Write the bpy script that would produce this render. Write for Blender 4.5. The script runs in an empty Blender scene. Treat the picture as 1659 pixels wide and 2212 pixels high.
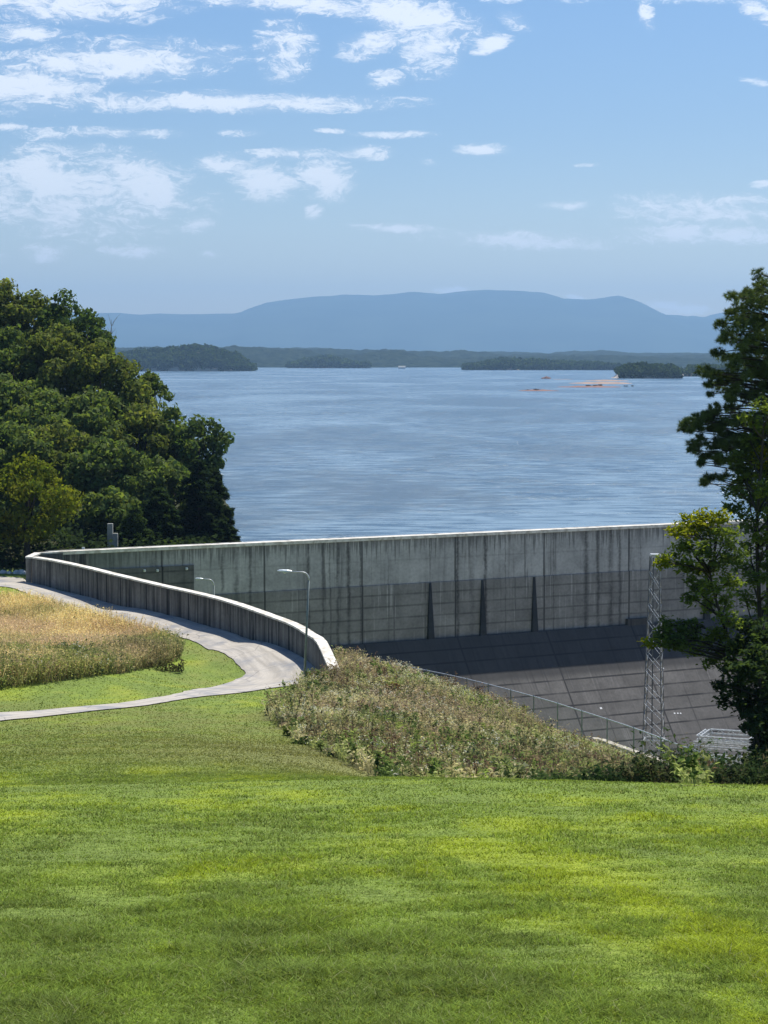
import bpy, math, random
import numpy as np
from mathutils import Vector
rng = np.random.default_rng(7); random.seed(7)
S = bpy.context.scene; COL = S.collection
R = math.radians
# ------------------------------------------------------------------ camera geometry
F = 4733.0; PITCH = R(4.0); CZ = 24.0            # lake surface is z = 0, camera 24 m above it
cp, sp_ = math.cos(PITCH), math.sin(PITCH)
def P(x, v, d):
    a = (x-829.5)/F; b = -(v-1106)/F
    y = cp + b*sp_; z = -sp_ + b*cp
    return np.array([a/y*d, d, CZ + z/y*d])
def PZ(x, v, z):                                  # point at height z
    p = P(x, v, 1.0); k = (z-CZ)/(p[2]-CZ)
    return np.array([p[0]*k, k, z])
M = {}
# ------------------------------------------------------------------ node helpers
class NT:
    def __init__(s, tree):
        s.t = tree; s.t.nodes.clear()
    def n(s, typ, ins=None, **props):
        nd = s.t.nodes.new(typ)
        for k, val in props.items(): setattr(nd, k, val)
        for k, val in (ins or {}).items():
            i = nd.inputs[k]
            if isinstance(val, bpy.types.NodeSocket): s.t.links.new(val, i)
            else: i.default_value = val
        return nd
    def m(s, op, a, b=0.0, c=0.0, clamp=False):
        return s.n('ShaderNodeMath', {0:a, 1:b, 2:c}, operation=op, use_clamp=clamp).outputs[0]
    def vm(s, op, a, b=(0,0,0)):
        return s.n('ShaderNodeVectorMath', {0:a, 1:b}, operation=op).outputs[0]
    def mix(s, f, a, b, bt='MIX'):
        nd = s.n('ShaderNodeMix', {'Factor':f}, data_type='RGBA', blend_type=bt)
        for i, val in ((6,a),(7,b)):
            if isinstance(val, bpy.types.NodeSocket): s.t.links.new(val, nd.inputs[i])
            else: nd.inputs[i].default_value = (*val, 1) if len(val) == 3 else val
        return nd.outputs[2]
    def noise(s, vec, scale, detail=4, rough=.55, dist=0.0):
        return s.n('ShaderNodeTexNoise', {'Vector':vec,'Scale':scale,'Detail':detail,'Roughness':rough,'Distortion':dist}).outputs[0]
    def rng(s, v, a, b, c=0.0, d=1.0, smooth=True):
        return s.n('ShaderNodeMapRange', {0:v,1:a,2:b,3:c,4:d}, interpolation_type='SMOOTHSTEP' if smooth else 'LINEAR').outputs[0]
    def map(s, vec, scale=(1,1,1), loc=(0,0,0), rot=(0,0,0), vt='POINT'):
        return s.n('ShaderNodeMapping', {'Vector':vec,'Scale':scale,'Location':loc,'Rotation':rot}, vector_type=vt).outputs[0]
def material(name):
    m = bpy.data.materials.new(name); m.use_nodes = True; M[name] = m
    t = NT(m.node_tree); t.out = t.n('ShaderNodeOutputMaterial'); return t
def finish(t, color, rough=.8, bump=None, bstr=.3, bdist=.02, metal=0.0, spec=.3):
    p = t.n('ShaderNodeBsdfPrincipled', {'Roughness':rough,'Metallic':metal,'Specular IOR Level':spec})
    if isinstance(color, bpy.types.NodeSocket): t.t.links.new(color, p.inputs['Base Color'])
    else: p.inputs['Base Color'].default_value = (*color,1)
    if bump is not None:
        b = t.n('ShaderNodeBump', {'Height':bump,'Strength':bstr,'Distance':bdist})
        t.t.links.new(b.outputs[0], p.inputs['Normal'])
    t.t.links.new(p.outputs[0], t.out.inputs[0]); return p
def gen(t): return t.n('ShaderNodeTexCoord').outputs['Object']
def simple(name, c, rough=.7, metal=0.0, var=.25, scale=3.0):
    t = material(name); n = t.noise(gen(t), scale, 5)
    col = t.mix(t.rng(n,.3,.7), tuple(x*(1-var) for x in c), tuple(min(1,x*(1+var)) for x in c))
    finish(t, col, rough, n, .2, .01, metal)
def leafmat(name, trans=.35, gloss=.04, tmul=(1.25,1.25,.6)):
    t = material(name)
    c = t.n('ShaderNodeAttribute', attribute_name='col').outputs[0]
    d = t.n('ShaderNodeBsdfDiffuse', {'Color':c}).outputs[0]
    tr = t.n('ShaderNodeBsdfTranslucent', {'Color':t.mix(1.0, c, tmul, 'MULTIPLY')}).outputs[0]
    mx = t.n('ShaderNodeMixShader', {0:trans,1:d,2:tr}).outputs[0]
    g = t.n('ShaderNodeBsdfGlossy', {'Color':(1,1,1,1),'Roughness':.45}).outputs[0]
    t.t.links.new(t.n('ShaderNodeMixShader', {0:gloss,1:mx,2:g}).outputs[0], t.out.inputs[0])
# ------------------------------------------------------------------ object helpers
def link(o, parent=None):
    COL.objects.link(o)
    if parent is not None:
        o.parent = parent
        o.matrix_parent_inverse = parent.matrix_basis.inverted()
    return o
def tag(o, label=None, cat=None, group=None, kind=None):
    if label: o['label'] = label
    if cat: o['category'] = cat
    if group: o['group'] = group
    if kind: o['kind'] = kind
    return o
def empty(name, loc, label=None, cat=None, group=None):
    o = bpy.data.objects.new(name, None); o.location = tuple(loc); o.empty_display_size = .3
    COL.objects.link(o); return tag(o, label, cat, group)
def quads(name, V, mat, parent=None, col=None, smooth=False):
    """V: (n,k,3) separate polygons (k = 3 or 4)"""
    n, k, _ = V.shape
    me = bpy.data.meshes.new(name)
    me.vertices.add(n*k); me.vertices.foreach_set('co', V.reshape(-1).astype(np.float32))
    me.loops.add(n*k); me.loops.foreach_set('vertex_index', np.arange(n*k, dtype=np.int32))
    me.polygons.add(n); me.polygons.foreach_set('loop_start', np.arange(0, n*k, k, dtype=np.int32))
    me.update(calc_edges=True)
    if col is not None:
        a = me.attributes.new('col', 'FLOAT_COLOR', 'FACE')
        c = np.ones((n,4), np.float32); c[:,:3] = col; a.data.foreach_set('color', c.reshape(-1))
    me.materials.append(M[mat])
    return link(bpy.data.objects.new(name, me), parent)
def grid(name, X, Y, Z, mat, parent=None, col=None, smooth=True, keep=None):
    h, w = X.shape
    me = bpy.data.meshes.new(name)
    V = np.stack([X,Y,Z],-1).reshape(-1,3)
    i = np.arange(h*w).reshape(h,w)
    q = np.stack([i[:-1,:-1], i[:-1,1:], i[1:,1:], i[1:,:-1]],-1).reshape(-1,4)
    if keep is not None: q = q[keep[:-1,:-1].reshape(-1)]
    n = len(q)
    me.vertices.add(h*w); me.vertices.foreach_set('co', V.reshape(-1).astype(np.float32))
    me.loops.add(n*4); me.loops.foreach_set('vertex_index', q.reshape(-1).astype(np.int32))
    me.polygons.add(n); me.polygons.foreach_set('loop_start', np.arange(0,n*4,4,dtype=np.int32))
    me.polygons.foreach_set('use_smooth', np.full(n, smooth))
    me.update(calc_edges=True)
    if col is not None:
        a = me.attributes.new('col','FLOAT_COLOR','POINT')
        c = np.ones((h*w,4),np.float32); c[:,:3] = col.reshape(-1,3); a.data.foreach_set('color', c.reshape(-1))
    me.materials.append(M[mat])
    return link(bpy.data.objects.new(name, me), parent)
class MB:
    def __init__(s): s.v = []; s.f = []; s.uv = []
    def box(s, c, size, ax=None):
        """oriented box; ax = 3 unit axes"""
        c = np.array(c,float); h = np.array(size,float)/2
        ax = np.eye(3) if ax is None else np.array(ax)
        b = len(s.v)
        for sx,sy,sz in ((-1,-1,-1),(1,-1,-1),(1,1,-1),(-1,1,-1),(-1,-1,1),(1,-1,1),(1,1,1),(-1,1,1)):
            s.v.append(c + ax[0]*h[0]*sx + ax[1]*h[1]*sy + ax[2]*h[2]*sz)
        for q in ((0,3,2,1),(4,5,6,7),(0,1,5,4),(1,2,6,5),(2,3,7,6),(3,0,4,7)): s.f.append([b+i for i in q])
        return s
    def tube(s, pts, rad, sides=8, cap=True):
        pts = [np.array(p,float) for p in pts]
        if np.isscalar(rad): rad = [rad]*len(pts)
        rings = []
        for i,p in enumerate(pts):
            t = pts[min(i+1,len(pts)-1)] - pts[max(i-1,0)]; t /= np.linalg.norm(t)+1e-9
            up = np.array([0,0,1.]) if abs(t[2]) < .9 else np.array([1.,0,0])
            a = np.cross(t,up); a /= np.linalg.norm(a); b = np.cross(t,a)
            base = len(s.v)
            for k in range(sides):
                an = 2*math.pi*k/sides
                s.v.append(p + (a*math.cos(an)+b*math.sin(an))*rad[i])
            rings.append(base)
        for r0,r1 in zip(rings[:-1],rings[1:]):
            for k in range(sides):
                s.f.append([r0+k, r0+(k+1)%sides, r1+(k+1)%sides, r1+k])
        if cap:
            s.f.append([rings[0]+k for k in range(sides)][::-1]); s.f.append([rings[-1]+k for k in range(sides)])
        return s
    def bar(s, a, b, w, h=None):
        a = np.array(a,float); b = np.array(b,float); t = b-a; L = np.linalg.norm(t); t /= L
        up = np.array([0,0,1.]) if abs(t[2]) < .95 else np.array([1.,0,0])
        x = np.cross(t,up); x /= np.linalg.norm(x); z = np.cross(x,t)
        return s.box((a+b)/2, (L, w, h or w), (t,x,z))
    def sweep(s, path, prof, closed=True, cap=True, uv=True):
        """path: list of frames (origin, outward vec); prof: list of (offset, dz) per path point or shared"""
        n = len(path); u = 0; base = len(s.v); k = len(prof[0])
        us = []
        for i,(o,nrm) in enumerate(path):
            if i: u += np.linalg.norm((path[i][0]-path[i-1][0])[:2])
            us.append(u)
            for off,z in prof[i]: s.v.append(np.array([o[0]+nrm[0]*off, o[1]+nrm[1]*off, z]))
        for i in range(n-1):
            for j in range(k if closed else k-1):
                a = base+i*k+j; b2 = base+i*k+(j+1)%k
                s.f.append([a, b2, b2+k, a+k])
        if cap and closed:
            s.f.append([base+j for j in range(k)][::-1]); s.f.append([base+(n-1)*k+j for j in range(k)])
        return us
    def build(s, name, mat, parent=None, smooth=False, bevel=0, uvf=None):
        me = bpy.data.meshes.new(name)
        me.from_pydata([tuple(map(float,v)) for v in s.v], [], s.f); me.update()
        if uvf:
            L = me.uv_layers.new(name='UVMap')
            for p in me.polygons:
                for li in p.loop_indices:
                    L.data[li].uv = uvf(me.vertices[me.loops[li].vertex_index].co, p)
        if smooth:
            for p in me.polygons: p.use_smooth = True
        me.materials.append(M[mat])
        o = link(bpy.data.objects.new(name, me), parent)
        if bevel:
            b = o.modifiers.new('bevel','BEVEL'); b.width = bevel; b.segments = 2; b.limit_method = 'ANGLE'
        return o
# ------------------------------------------------------------------ numpy noise
_tab = rng.random(65536)
def vnoise(x, y, seed=0):
    xi = np.floor(x).astype(np.int64); yi = np.floor(y).astype(np.int64)
    fx = x-xi; fy = y-yi; fx = fx*fx*(3-2*fx); fy = fy*fy*(3-2*fy)
    h = lambda a,b: _tab[((a*73856093) ^ (b*19349663) ^ (seed*83492791)) & 65535]
    return (h(xi,yi)*(1-fx)+h(xi+1,yi)*fx)*(1-fy) + (h(xi,yi+1)*(1-fx)+h(xi+1,yi+1)*fx)*fy
def fbm(x, y, o=4, seed=0, g=.5):
    r = 0; a = 1; t = 0
    for i in range(o):
        r = r + a*vnoise(x*2**i+i*17.3, y*2**i+i*9.1, seed+i); t += a; a *= g
    return r/t
sst = lambda x,a,b: (lambda t: t*t*(3-2*t))(np.clip((x-a)/(b-a),0,1))
# ------------------------------------------------------------------ terrain
WALL = [(69,1261,1203,233),(116,1272,1210.5,228.5),(185,1289,1225.5,222),(231,1299,1237,217.5),(290,1311,1251,212),(347,1325,1264.5,207),
        (405,1338,1277,202),(463,1352,1291,197),(510,1364.5,1305,192.5),(556,1377,1321,188),(579,1385,1329.5,185.5),(616,1400,1343,182),
        (640,1411,1354.5,179.5),(662,1423,1369,177),(685,1437,1386,173),(712,1456,1445,166)]
CREST = CZ-20.6
DA = PZ(116,1192,CREST); DB = PZ(1563,1127,CREST)
ddir = (DB-DA)[:2]; ddir /= np.linalg.norm(ddir); dn = np.array([ddir[1], -ddir[0]])      # downstream normal
def dam_s(x, y): return (x-DA[0])*dn[0] + (y-DA[1])*dn[1]        # metres downstream of the crest face
FENCE = [(740,1412,193),(791,1423,190),(900,1444,185.5),(1009,1467,180),(1155,1505,172),(1260,1537,165),(1373,1574,157),(1469,1610,151),(1514,1625,148),(1600,1656,143)]
FH = 2.1
ctrl = []
def c(x,v,d): ctrl.append(P(x,v,d))
for w in WALL: c(w[0],w[1],w[3])
for f in FENCE[1:]:
    p = P(*f); p[2] -= FH; ctrl.append(p)
for x in (-300,0,400,830,1259,1659,2000):
    c(x,2212,10); p = P(x,2212,10)
    for d in (20,32,46): ctrl.append(np.array([p[0]/10*d, d, p[2]-.1735*(d-10)]))
for x,v in ((800,1683),(1000,1684),(1200,1690),(1400,1697),(1600,1704),(1750,1708)): c(x,v,62)
for x,z in ((950,-17.3),(1100,-17.5),(1300,-17.9),(1500,-18.3),(1700,-18.8)):
    p = P(x,1700,84); p[2] = CZ+z; ctrl.append(p)
for x,z in ((1000,-21.9),(1150,-22.6),(1350,-23.6),(1600,-24.6)):
    p = P(x,1700,118); p[2] = CZ+z; ctrl.append(p)
c(-200,1700,60); c(0,1697,61); c(300,1692,61.5); c(600,1686,62)
c(-200,1635,88); c(0,1627,88); c(300,1627,88); c(560,1630,88); c(700,1640,90); c(800,1672,82)
c(575,1550,138); c(680,1612,108); c(640,1500,160); c(700,1540,140)
for x,v,d in ((0,1559,128),(100,1549,132),(250,1533,139),(375,1516,148),(470,1502,157),(560,1491,165),(650,1478,172),(-200,1582,120),(-200,1553,131),
              (0,1541,134),(250,1522,145),(450,1487,166),(526,1462,176),(480,1412,188),(380,1384,196),(200,1328,214),(0,1268,226),
              (0,1480,150),(200,1455,160),(380,1425,176),(-200,1268,226),(-200,1247,238),(0,1247,237),(-200,1400,175)): c(x,v,d)
ctrl += [np.array([-70,250,CZ-23.5]), np.array([-45,245,CZ-23.5]), np.array([0,0,CZ-1.65]), np.array([-25,0,CZ-1.6]), np.array([25,0,CZ-1.7]),
         np.array([0,-40,CZ+1.]), np.array([-90,120,CZ-18.]), np.array([90,120,CZ-26.]), np.array([90,60,CZ-13.]), np.array([-90,30,CZ-5.]), np.array([90,20,CZ-5.]), np.array([0,5,CZ-2.3])]
CT = np.array(ctrl)
def tps(r): return np.where(r>1e-6, r*r*np.log(r+1e-9), 0)
n_ = len(CT); K = tps(np.linalg.norm(CT[:,None,:2]-CT[None,:,:2],axis=2)) + np.eye(n_)*18.0
Q = np.c_[np.ones(n_), CT[:,:2]]
Asys = np.zeros((n_+3,n_+3)); Asys[:n_,:n_] = K; Asys[:n_,n_:] = Q; Asys[n_:,:n_] = Q.T
W_ = np.linalg.solve(Asys, np.r_[CT[:,2], 0,0,0])
def rbf(x, y):
    r = np.zeros_like(x, dtype=float)
    for i in range(n_): r += W_[i]*tps(np.hypot(x-CT[i,0], y-CT[i,1]))
    return r + W_[n_] + W_[n_+1]*x + W_[n_+2]*y
FP = [P(*f) for f in FENCE]
rim = [(P(w[0],w[1],w[3])[0], w[3]+1.3) for w in WALL[:11]] + [(-6.5,188),(-4,190.5)] + [(p[0], p[1]+(1.5 if i<4 else 5)) for i,p in enumerate(FP) if i>0] + [(80,128)]
rx = np.array([a for a,_ in rim]); ry = np.array([b for _,b in rim])
order = np.argsort(rx); rx, ry = rx[order], ry[order]
GX = np.arange(-130, 131, 1.0); GY = np.arange(-45, 361, 1.0)
gX, gY = np.meshgrid(GX, GY)
gZ0 = rbf(gX, np.minimum(gY, 262))
gZ0 += (fbm(gX/9, gY/9, 3, 5)-.5)*.14*sst(gY,15,60)*(1-sst(gY,115,130))
def height(x, y, z0):
    z = z0.copy()
    ryx = np.interp(x, rx, ry)
    s = (y-ryx)*.82
    zr = z0
    basin = (s > 0) & (x > rx[0]-.5)
    drop = np.where(basin, np.maximum(CZ-56, np.minimum(z0, CZ-24) - .78*np.maximum(s,0)), z)
    z = np.where(basin, drop, z)
    sd = dam_s(x, y)
    up = (sd < -3) & (y > 225)
    shore = -19 + .10*(y-262)*-1 + 3*np.sin(y/17)         # shoreline x at left
    hill = CZ-23.3 + sst(y,243,285)*.48*np.maximum(0, -25-x) 
    hill = np.minimum(hill, CZ+14)
    bed = hill - np.clip((x-shore)*.6, 0, 9)
    z = np.where(up, np.where(x < shore, np.where(y>243, hill, np.minimum(z,CZ-23.2)), bed), z)
    z = np.where((y > 300) & (x>shore), np.minimum(z, -2), z)
    return z
gZ = height(gX, gY, gZ0)
def T(x, y, G=None):
    G = gZ if G is None else G
    x = np.asarray(x,float); y = np.asarray(y,float)
    fx = np.clip(x-GX[0],0,len(GX)-1.001); fy = np.clip(y-GY[0],0,len(GY)-1.001)
    i = fx.astype(int); j = fy.astype(int); u = fx-i; v = fy-j
    return (G[j,i]*(1-u)+G[j,i+1]*u)*(1-v)+(G[j+1,i]*(1-u)+G[j+1,i+1]*u)*v
def hit(x, v, d0=8, d1=245):
    d = np.arange(d0, d1, .25); p = P(x,v,1.0)
    X = p[0]*d; Z = CZ+(p[2]-CZ)*d; t = T(X, d, gZ0)
    k = np.argmax(Z < t)
    if Z[k] >= t[k]: k = len(d)-1
    return np.array([X[k], d[k], t[k]])
def inpoly(x, y, poly):
    x = np.asarray(x); ins = np.zeros(x.shape, bool); n = len(poly)
    for i in range(n):
        x1,y1 = poly[i][:2]; x2,y2 = poly[(i+1)%n][:2]
        cnd = ((y1>y) != (y2>y)) & (x < (x2-x1)*(y-y1)/(y2-y1+1e-12)+x1); ins ^= cnd
    return ins
bank = [hit(x,v) for x,v in ((730,1412),(800,1437),(900,1468),(1009,1500),(1120,1552),(1155,1582),(1261,1626),(1330,1652),(1420,1685),(1500,1700))] + [P(1560,1700,95)] + [P(x,1700,72) for x in (1500,1300,1100,960)] + [hit(x,v,60) for x,v in ((800,1678),(740,1648),(660,1610),(610,1575),(575,1548),(590,1525),(640,1500),(652,1480),(700,1468),(725,1462))]
BANK0 = np.array([b[:2] for b in bank])
# ------------------------------------------------------------------ lawn colour
def patches(x, y):
    yw = y+2.5*fbm(x/4,y/9,2,3)+.25*x; a = fbm(x/1.9+3, yw/7.0, 6, 11, .6); b = fbm(x/.45, yw/1.7+7, 4, 23, .6); e = fbm(x/14, y/22, 3, 31)
    base = np.array([.188,.258,.055]); br = np.array([.272,.335,.040]); dk = np.array([.156,.210,.056]); dry = np.array([.240,.225,.100])
    col = base[None]*np.ones((x.size,1))
    a = a.reshape(-1,1); b = b.reshape(-1,1); e = e.reshape(-1,1)
    col = col + (br-col)*sst(a*.6+b*.4, .50, .66)
    col = col + (dk-col)*sst(1-(a*.5+b*.5), .50, .62)*.8
    col = col + (dry-col)*sst(e*.6+b*.4,.55,.72)*.45*sst(y.reshape(-1,1),30,110)
    fo = sst(y,60,95).reshape(-1,1)*(1-sst(y,135,150)).reshape(-1,1); col = col + (np.array([.175,.190,.060])-col)*fo*(.25+.6*sst(b,.35,.65))
    # browner strip down in the fold beside the weed bank
    fold = np.exp(-((x+2.5)**2/60 + (y-96)**2/500)).reshape(-1,1)
    col = col + (np.array([.200,.195,.085])-col)*np.clip(fold,0,1)*.75
    return col
# ------------------------------------------------------------------ materials
t = material('lawn_ground')
c_ = t.n('ShaderNodeAttribute', attribute_name='col').outputs[0]
g_ = gen(t); n1 = t.noise(g_, 7, 6, .65); n2 = t.noise(g_, .9, 4)
cc = t.mix(1.0, c_, t.mix(t.rng(n1,.3,.7), (.55,.6,.5), (1.2,1.15,1.1)), 'MULTIPLY')
finish(t, cc, .95, n1, .5, .08, spec=.1)
leafmat('grass_blade', .56, .0, (1.15,1.1,.6)); leafmat('weed_leaf', .48, .0, (1.1,1.1,.8)); leafmat('leaf', .45, .0, (1.3,1.35,.5)); leafmat('needle', .3, .0)
simple('bark', (.045,.038,.032), .9, var=.4, scale=2); simple('galvanised', (.50,.52,.52), .45, .35, .15, 4); simple('dark_steel', (.10,.11,.12), .5, .3)
simple('painted_white', (.8,.8,.78), .5, var=.08); simple('pole_steel', (.20,.235,.22), .5, .2, .15, 2)
simple('lamp_head', (.66,.72,.74), .35, .2, .08, 2); simple('rock', (.62,.60,.56), .9, var=.3, scale=2); simple('porcelain', (.55,.58,.62), .3, 0, .1)
simple('red_earth', (.23,.12,.085), .95, var=.3, scale=.2); simple('orange_sand', (.33,.225,.16), .95, var=.25, scale=.1); simple('pale_shore', (.55,.47,.38), .95, var=.2, scale=.05)
simple('grey_concrete', (.28,.29,.27), .85, var=.2, scale=1.5); simple('lens', (.5,.55,.5), .2)
simple('dead_wood', (.20,.17,.15), .9, var=.3)
# curb
t = material('curb_concrete'); g_ = gen(t); n = t.noise(g_, 2.5, 6); finish(t, t.mix(t.rng(n,.35,.7), (.30,.27,.21), (.62,.58,.48)), .9, n, .3, .02)
t = material('bare_ground'); g_ = gen(t); n = t.noise(g_, 1.2, 7, .65); finish(t, t.mix(t.rng(n,.35,.65), (.16,.15,.07), (.42,.39,.33)), .95, n, .5, .05)
# cap: sunlit pale concrete with dirt
t = material('coping_concrete'); g_ = gen(t); n = t.noise(g_, 1.3, 6, .6); finish(t, t.mix(t.rng(n,.3,.62), (.46,.42,.34), (.80,.76,.67)), .85, n, .2, .01)
# road
t = material('road_surface'); uv = t.n('ShaderNodeUVMap').outputs[0]; g_ = gen(t)
n1 = t.noise(t.map(uv,(.10,1.6,1)), 1.0, 5, .6); n2 = t.noise(g_, .35, 5, .6); n3 = t.noise(g_, 6, 4)
cc = t.mix(t.rng(n1,.3,.7), (.34,.31,.262), (.50,.46,.395)); cc = t.mix(t.rng(n2,.45,.7), cc, (.25,.25,.255))
cr = t.n('ShaderNodeTexVoronoi', {'Vector':t.map(g_,(1,1,0)),'Scale':.22}, feature='DISTANCE_TO_EDGE').outputs[0]
cc = t.mix(t.rng(cr,.0,.012,.55,0), cc, (.12,.12,.12))
cc = t.mix(t.rng(n3,.4,.8,0,.3), cc, (.2,.19,.18))
finish(t, cc, .9, n3, .2, .01)
# dam and wall concrete -- uv = metres along the wall, metres below the crest
def streak_ramp(t, u, span, marks, base=0.0):
    """sum of narrow bumps along u at places (u, width, strength)"""
    acc = None
    for uu,w,s in marks:
        d = t.m('ABSOLUTE', t.m('SUBTRACT', u, uu)); b = t.rng(d, w, 0.0, 0.0, s)
        acc = b if acc is None else t.m('MAXIMUM', acc, b)
    return acc
def dam_material(name, light, dark, marks=(), bmin=.25, sh=0.0, drip=0.0, lift=1.4, joint=12.5, panel=None, stain=.5, low=0.0, liftdark=.5, dark_belt=None, greenish=None):
    t = material(name)
    uv = t.n('ShaderNodeUVMap').outputs[0]; sx = t.n('ShaderNodeSeparateXYZ', {0:uv}); u, v = sx.outputs[0], sx.outputs[1]
    wob = t.m('MULTIPLY', t.m('SUBTRACT', t.noise(t.map(uv,(.5,.6,1)),1,3), .5), .5)
    uw = t.m('ADD', u, wob)
    nb = t.noise(uv, .35, 6, .6); nf = t.noise(uv, 3.0, 5, .6)
    st1 = t.noise(t.map(uv,(1.9,.06,1)), 1.0, 5, .65)       # fine vertical runs
    st2 = t.noise(t.map(uv,(.45,.03,1), (5,3,0)), 1.0, 4, .6)
    c0 = t.mix(t.rng(nb,.3,.7), light, tuple(x*.66 for x in light))
    s = t.m('MULTIPLY', t.rng(st1,.47-sh,.62-sh), t.rng(st2,.42-sh,.60-sh))
    # runs start at the crest and fade in patches
    s = t.m('MULTIPLY', s, t.rng(t.noise(t.map(uv,(.9,.12,1),(9,1,0)),1,3),.35,.6,.35,1))
    ln_ = t.m('MULTIPLY', t.noise(t.map(uv,(1.1,0,1),(2,2,0)),1,4,.7), 16)
    s = t.m('MULTIPLY', s, t.rng(t.m('SUBTRACT', v, ln_), 2.0,-3.0,.12,1))
    bl = t.noise(t.map(uv,(.07,.0,1),(6,2,0)),1,3); s = t.m('MULTIPLY', s, t.rng(bl,.40,.58,bmin,1))
    c0 = t.mix(t.m('MULTIPLY', s, stain), c0, dark)
    if drip:
        dl = t.m('MULTIPLY', t.rng(t.noise(t.map(uv,(2.3,.02,1),(13,0,0)),1,5,.7), .38,.68), 3.2*drip)
        c0 = t.mix(t.rng(t.m('SUBTRACT', v, dl), .5,-.9, 0, .62), c0, dark)
    wash = t.m('MULTIPLY', t.rng(t.noise(t.map(uv,(2.6,.09,1),(40,2,0)),1,4,.6), .56,.70), low)
    c0 = t.mix(wash, c0, tuple(min(.8,x*1.5+.04) for x in light))
    if marks:
        mk = streak_ramp(t, uw, 0, marks)
        mk = t.m('MULTIPLY', mk, t.m('MULTIPLY', t.rng(nf,.25,.6,.6,1.0), t.rng(t.noise(t.map(uv,(.8,.25,1),(4,4,0)),1,4,.6),.36,.52,.6,1.05)))
        c0 = t.mix(mk, c0, dark)
    if greenish is not None:       # algae in the older blocks to the left
        gu = t.rng(t.m('ADD', u, t.m('MULTIPLY', t.m('SUBTRACT', nb,.5), 10)), greenish, greenish-14, 0, .75)
        c0 = t.mix(gu, c0, (.105,.12,.10))
    # lift and joint lines
    fr = t.m('FRACT', t.m('DIVIDE', t.m('ADD', v, t.m('MULTIPLY', wob, .05)), lift)); l1 = t.m('ABSOLUTE', t.m('SUBTRACT', fr, .5))
    ll = t.rng(l1, .5-.15/lift, .5-.05/lift, 0, liftdark)
    ll = t.m('MULTIPLY', ll, t.rng(t.noise(t.map(uv,(.25,1,1)),1,3), .3,.55,.35,1))
    fj = t.m('FRACT', t.m('DIVIDE', u, joint)); l2 = t.m('ABSOLUTE', t.m('SUBTRACT', fj, .5)); lj = t.rng(l2, .5-.16/joint, .5-.06/joint, 0, .8)
    lines = t.m('MAXIMUM', ll, lj)
    if panel:
        fp = t.m('FRACT', t.m('DIVIDE', u, panel)); l3 = t.m('ABSOLUTE', t.m('SUBTRACT', fp, .5))
        pj = t.m('MULTIPLY', t.rng(l3, .5-.14/panel, .5-.04/panel, 0, .45), t.rng(t.noise(t.map(uv,(.3,.2,1),(3,8,0)),1,2),.4,.6,.2,1))
        lines = t.m('MAXIMUM', lines, pj)
        cell = t.n('ShaderNodeTexWhiteNoise', {'Vector':t.vm('FLOOR', t.map(uv,(1/panel,1/lift,1)))}).outputs[0]
        c0 = t.mix(t.m('MULTIPLY', cell, .28), c0, tuple(x*.5 for x in light))
    c0 = t.mix(lines, c0, tuple(x*.6 for x in dark))
    if dark_belt:                        # darker belt, metres below crest from a to b
        a_, b_ = dark_belt
        ve = t.m('ADD', v, t.m('MULTIPLY', t.m('SUBTRACT', nb, .5), 1.2))
        dm = t.m('MULTIPLY', t.rng(ve, b_+.5, b_-.5), .72)
        c0 = t.mix(dm, c0, t.mix(nf, (.030,.031,.034), (.06,.058,.055)))
    c0 = t.mix(t.rng(nf,.35,.75,0,.22), c0, tuple(x*.5 for x in dark))
    finish(t, c0, .9, nf, .25, .02, spec=.2)
ud = lambda x: float(np.linalg.norm(PZ(x, 1192-.0449*(x-116), CREST)[:2]-DA[:2]))
marks_up = [(ud(.603*z+658), w, s) for z,w,s in ((12,.35,.8),(65,.28,.6),(118,.35,.7),(157,.4,.9),(200,.25,.6),(548,.38,.85),(648,.35,.9),(1008,.6,.75),(1052,.45,.75),(1097,.6,.7),(1130,.35,.7),(720,.12,.5),(892,.1,.7),(1205,.1,.6),(300,.15,.45),(90,.2,.5),(450,.2,.5),(600,.5,.35))] + [(ud(240),.5,.5),(ud(330),.8,.5),(ud(480),.35,.6),(ud(510),.5,.6),(ud(540),.3,.7)]
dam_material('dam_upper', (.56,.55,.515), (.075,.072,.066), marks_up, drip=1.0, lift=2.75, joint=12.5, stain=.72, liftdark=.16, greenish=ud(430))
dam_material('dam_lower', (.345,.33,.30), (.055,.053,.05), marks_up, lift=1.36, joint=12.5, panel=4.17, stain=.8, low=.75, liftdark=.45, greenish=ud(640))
dam_material('dam_slope', (.185,.174,.160), (.04,.04,.043), (), bmin=.7, sh=.03, lift=1.72, joint=12.5, panel=4.17, stain=.55, low=.35, liftdark=.9, dark_belt=(0,6.3))
dam_material('dam_patch', (.19,.185,.165), (.03,.03,.03), (), lift=1.36, joint=12.5, stain=.7, low=.25, liftdark=.5)
dam_material('road_wall', (.30,.285,.255), (.024,.024,.025), (), bmin=.9, sh=.075, drip=.45, lift=9, joint=4.6, panel=1.55, stain=.95, liftdark=0)
dam_material('stain_slot', (.05,.055,.06), (.02,.02,.02), (), lift=9, joint=20, stain=.5, liftdark=0)
# far hills, mountain
t = material('forest_far'); g_ = gen(t); n1 = t.noise(g_, .035, 6, .7); n2 = t.noise(g_, .006, 4)
finish(t, t.mix(t.rng(n1,.35,.65), (.012,.022,.018), (.038,.055,.036)), 1.0, n1, 1.0, 14, spec=0)
t = material('mountain_forest'); g_ = gen(t); n1 = t.noise(g_, .0012, 6, .6)
finish(t, t.mix(t.rng(n1,.35,.65), (.025,.05,.045), (.045,.075,.06)), 1.0, spec=0)
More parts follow.
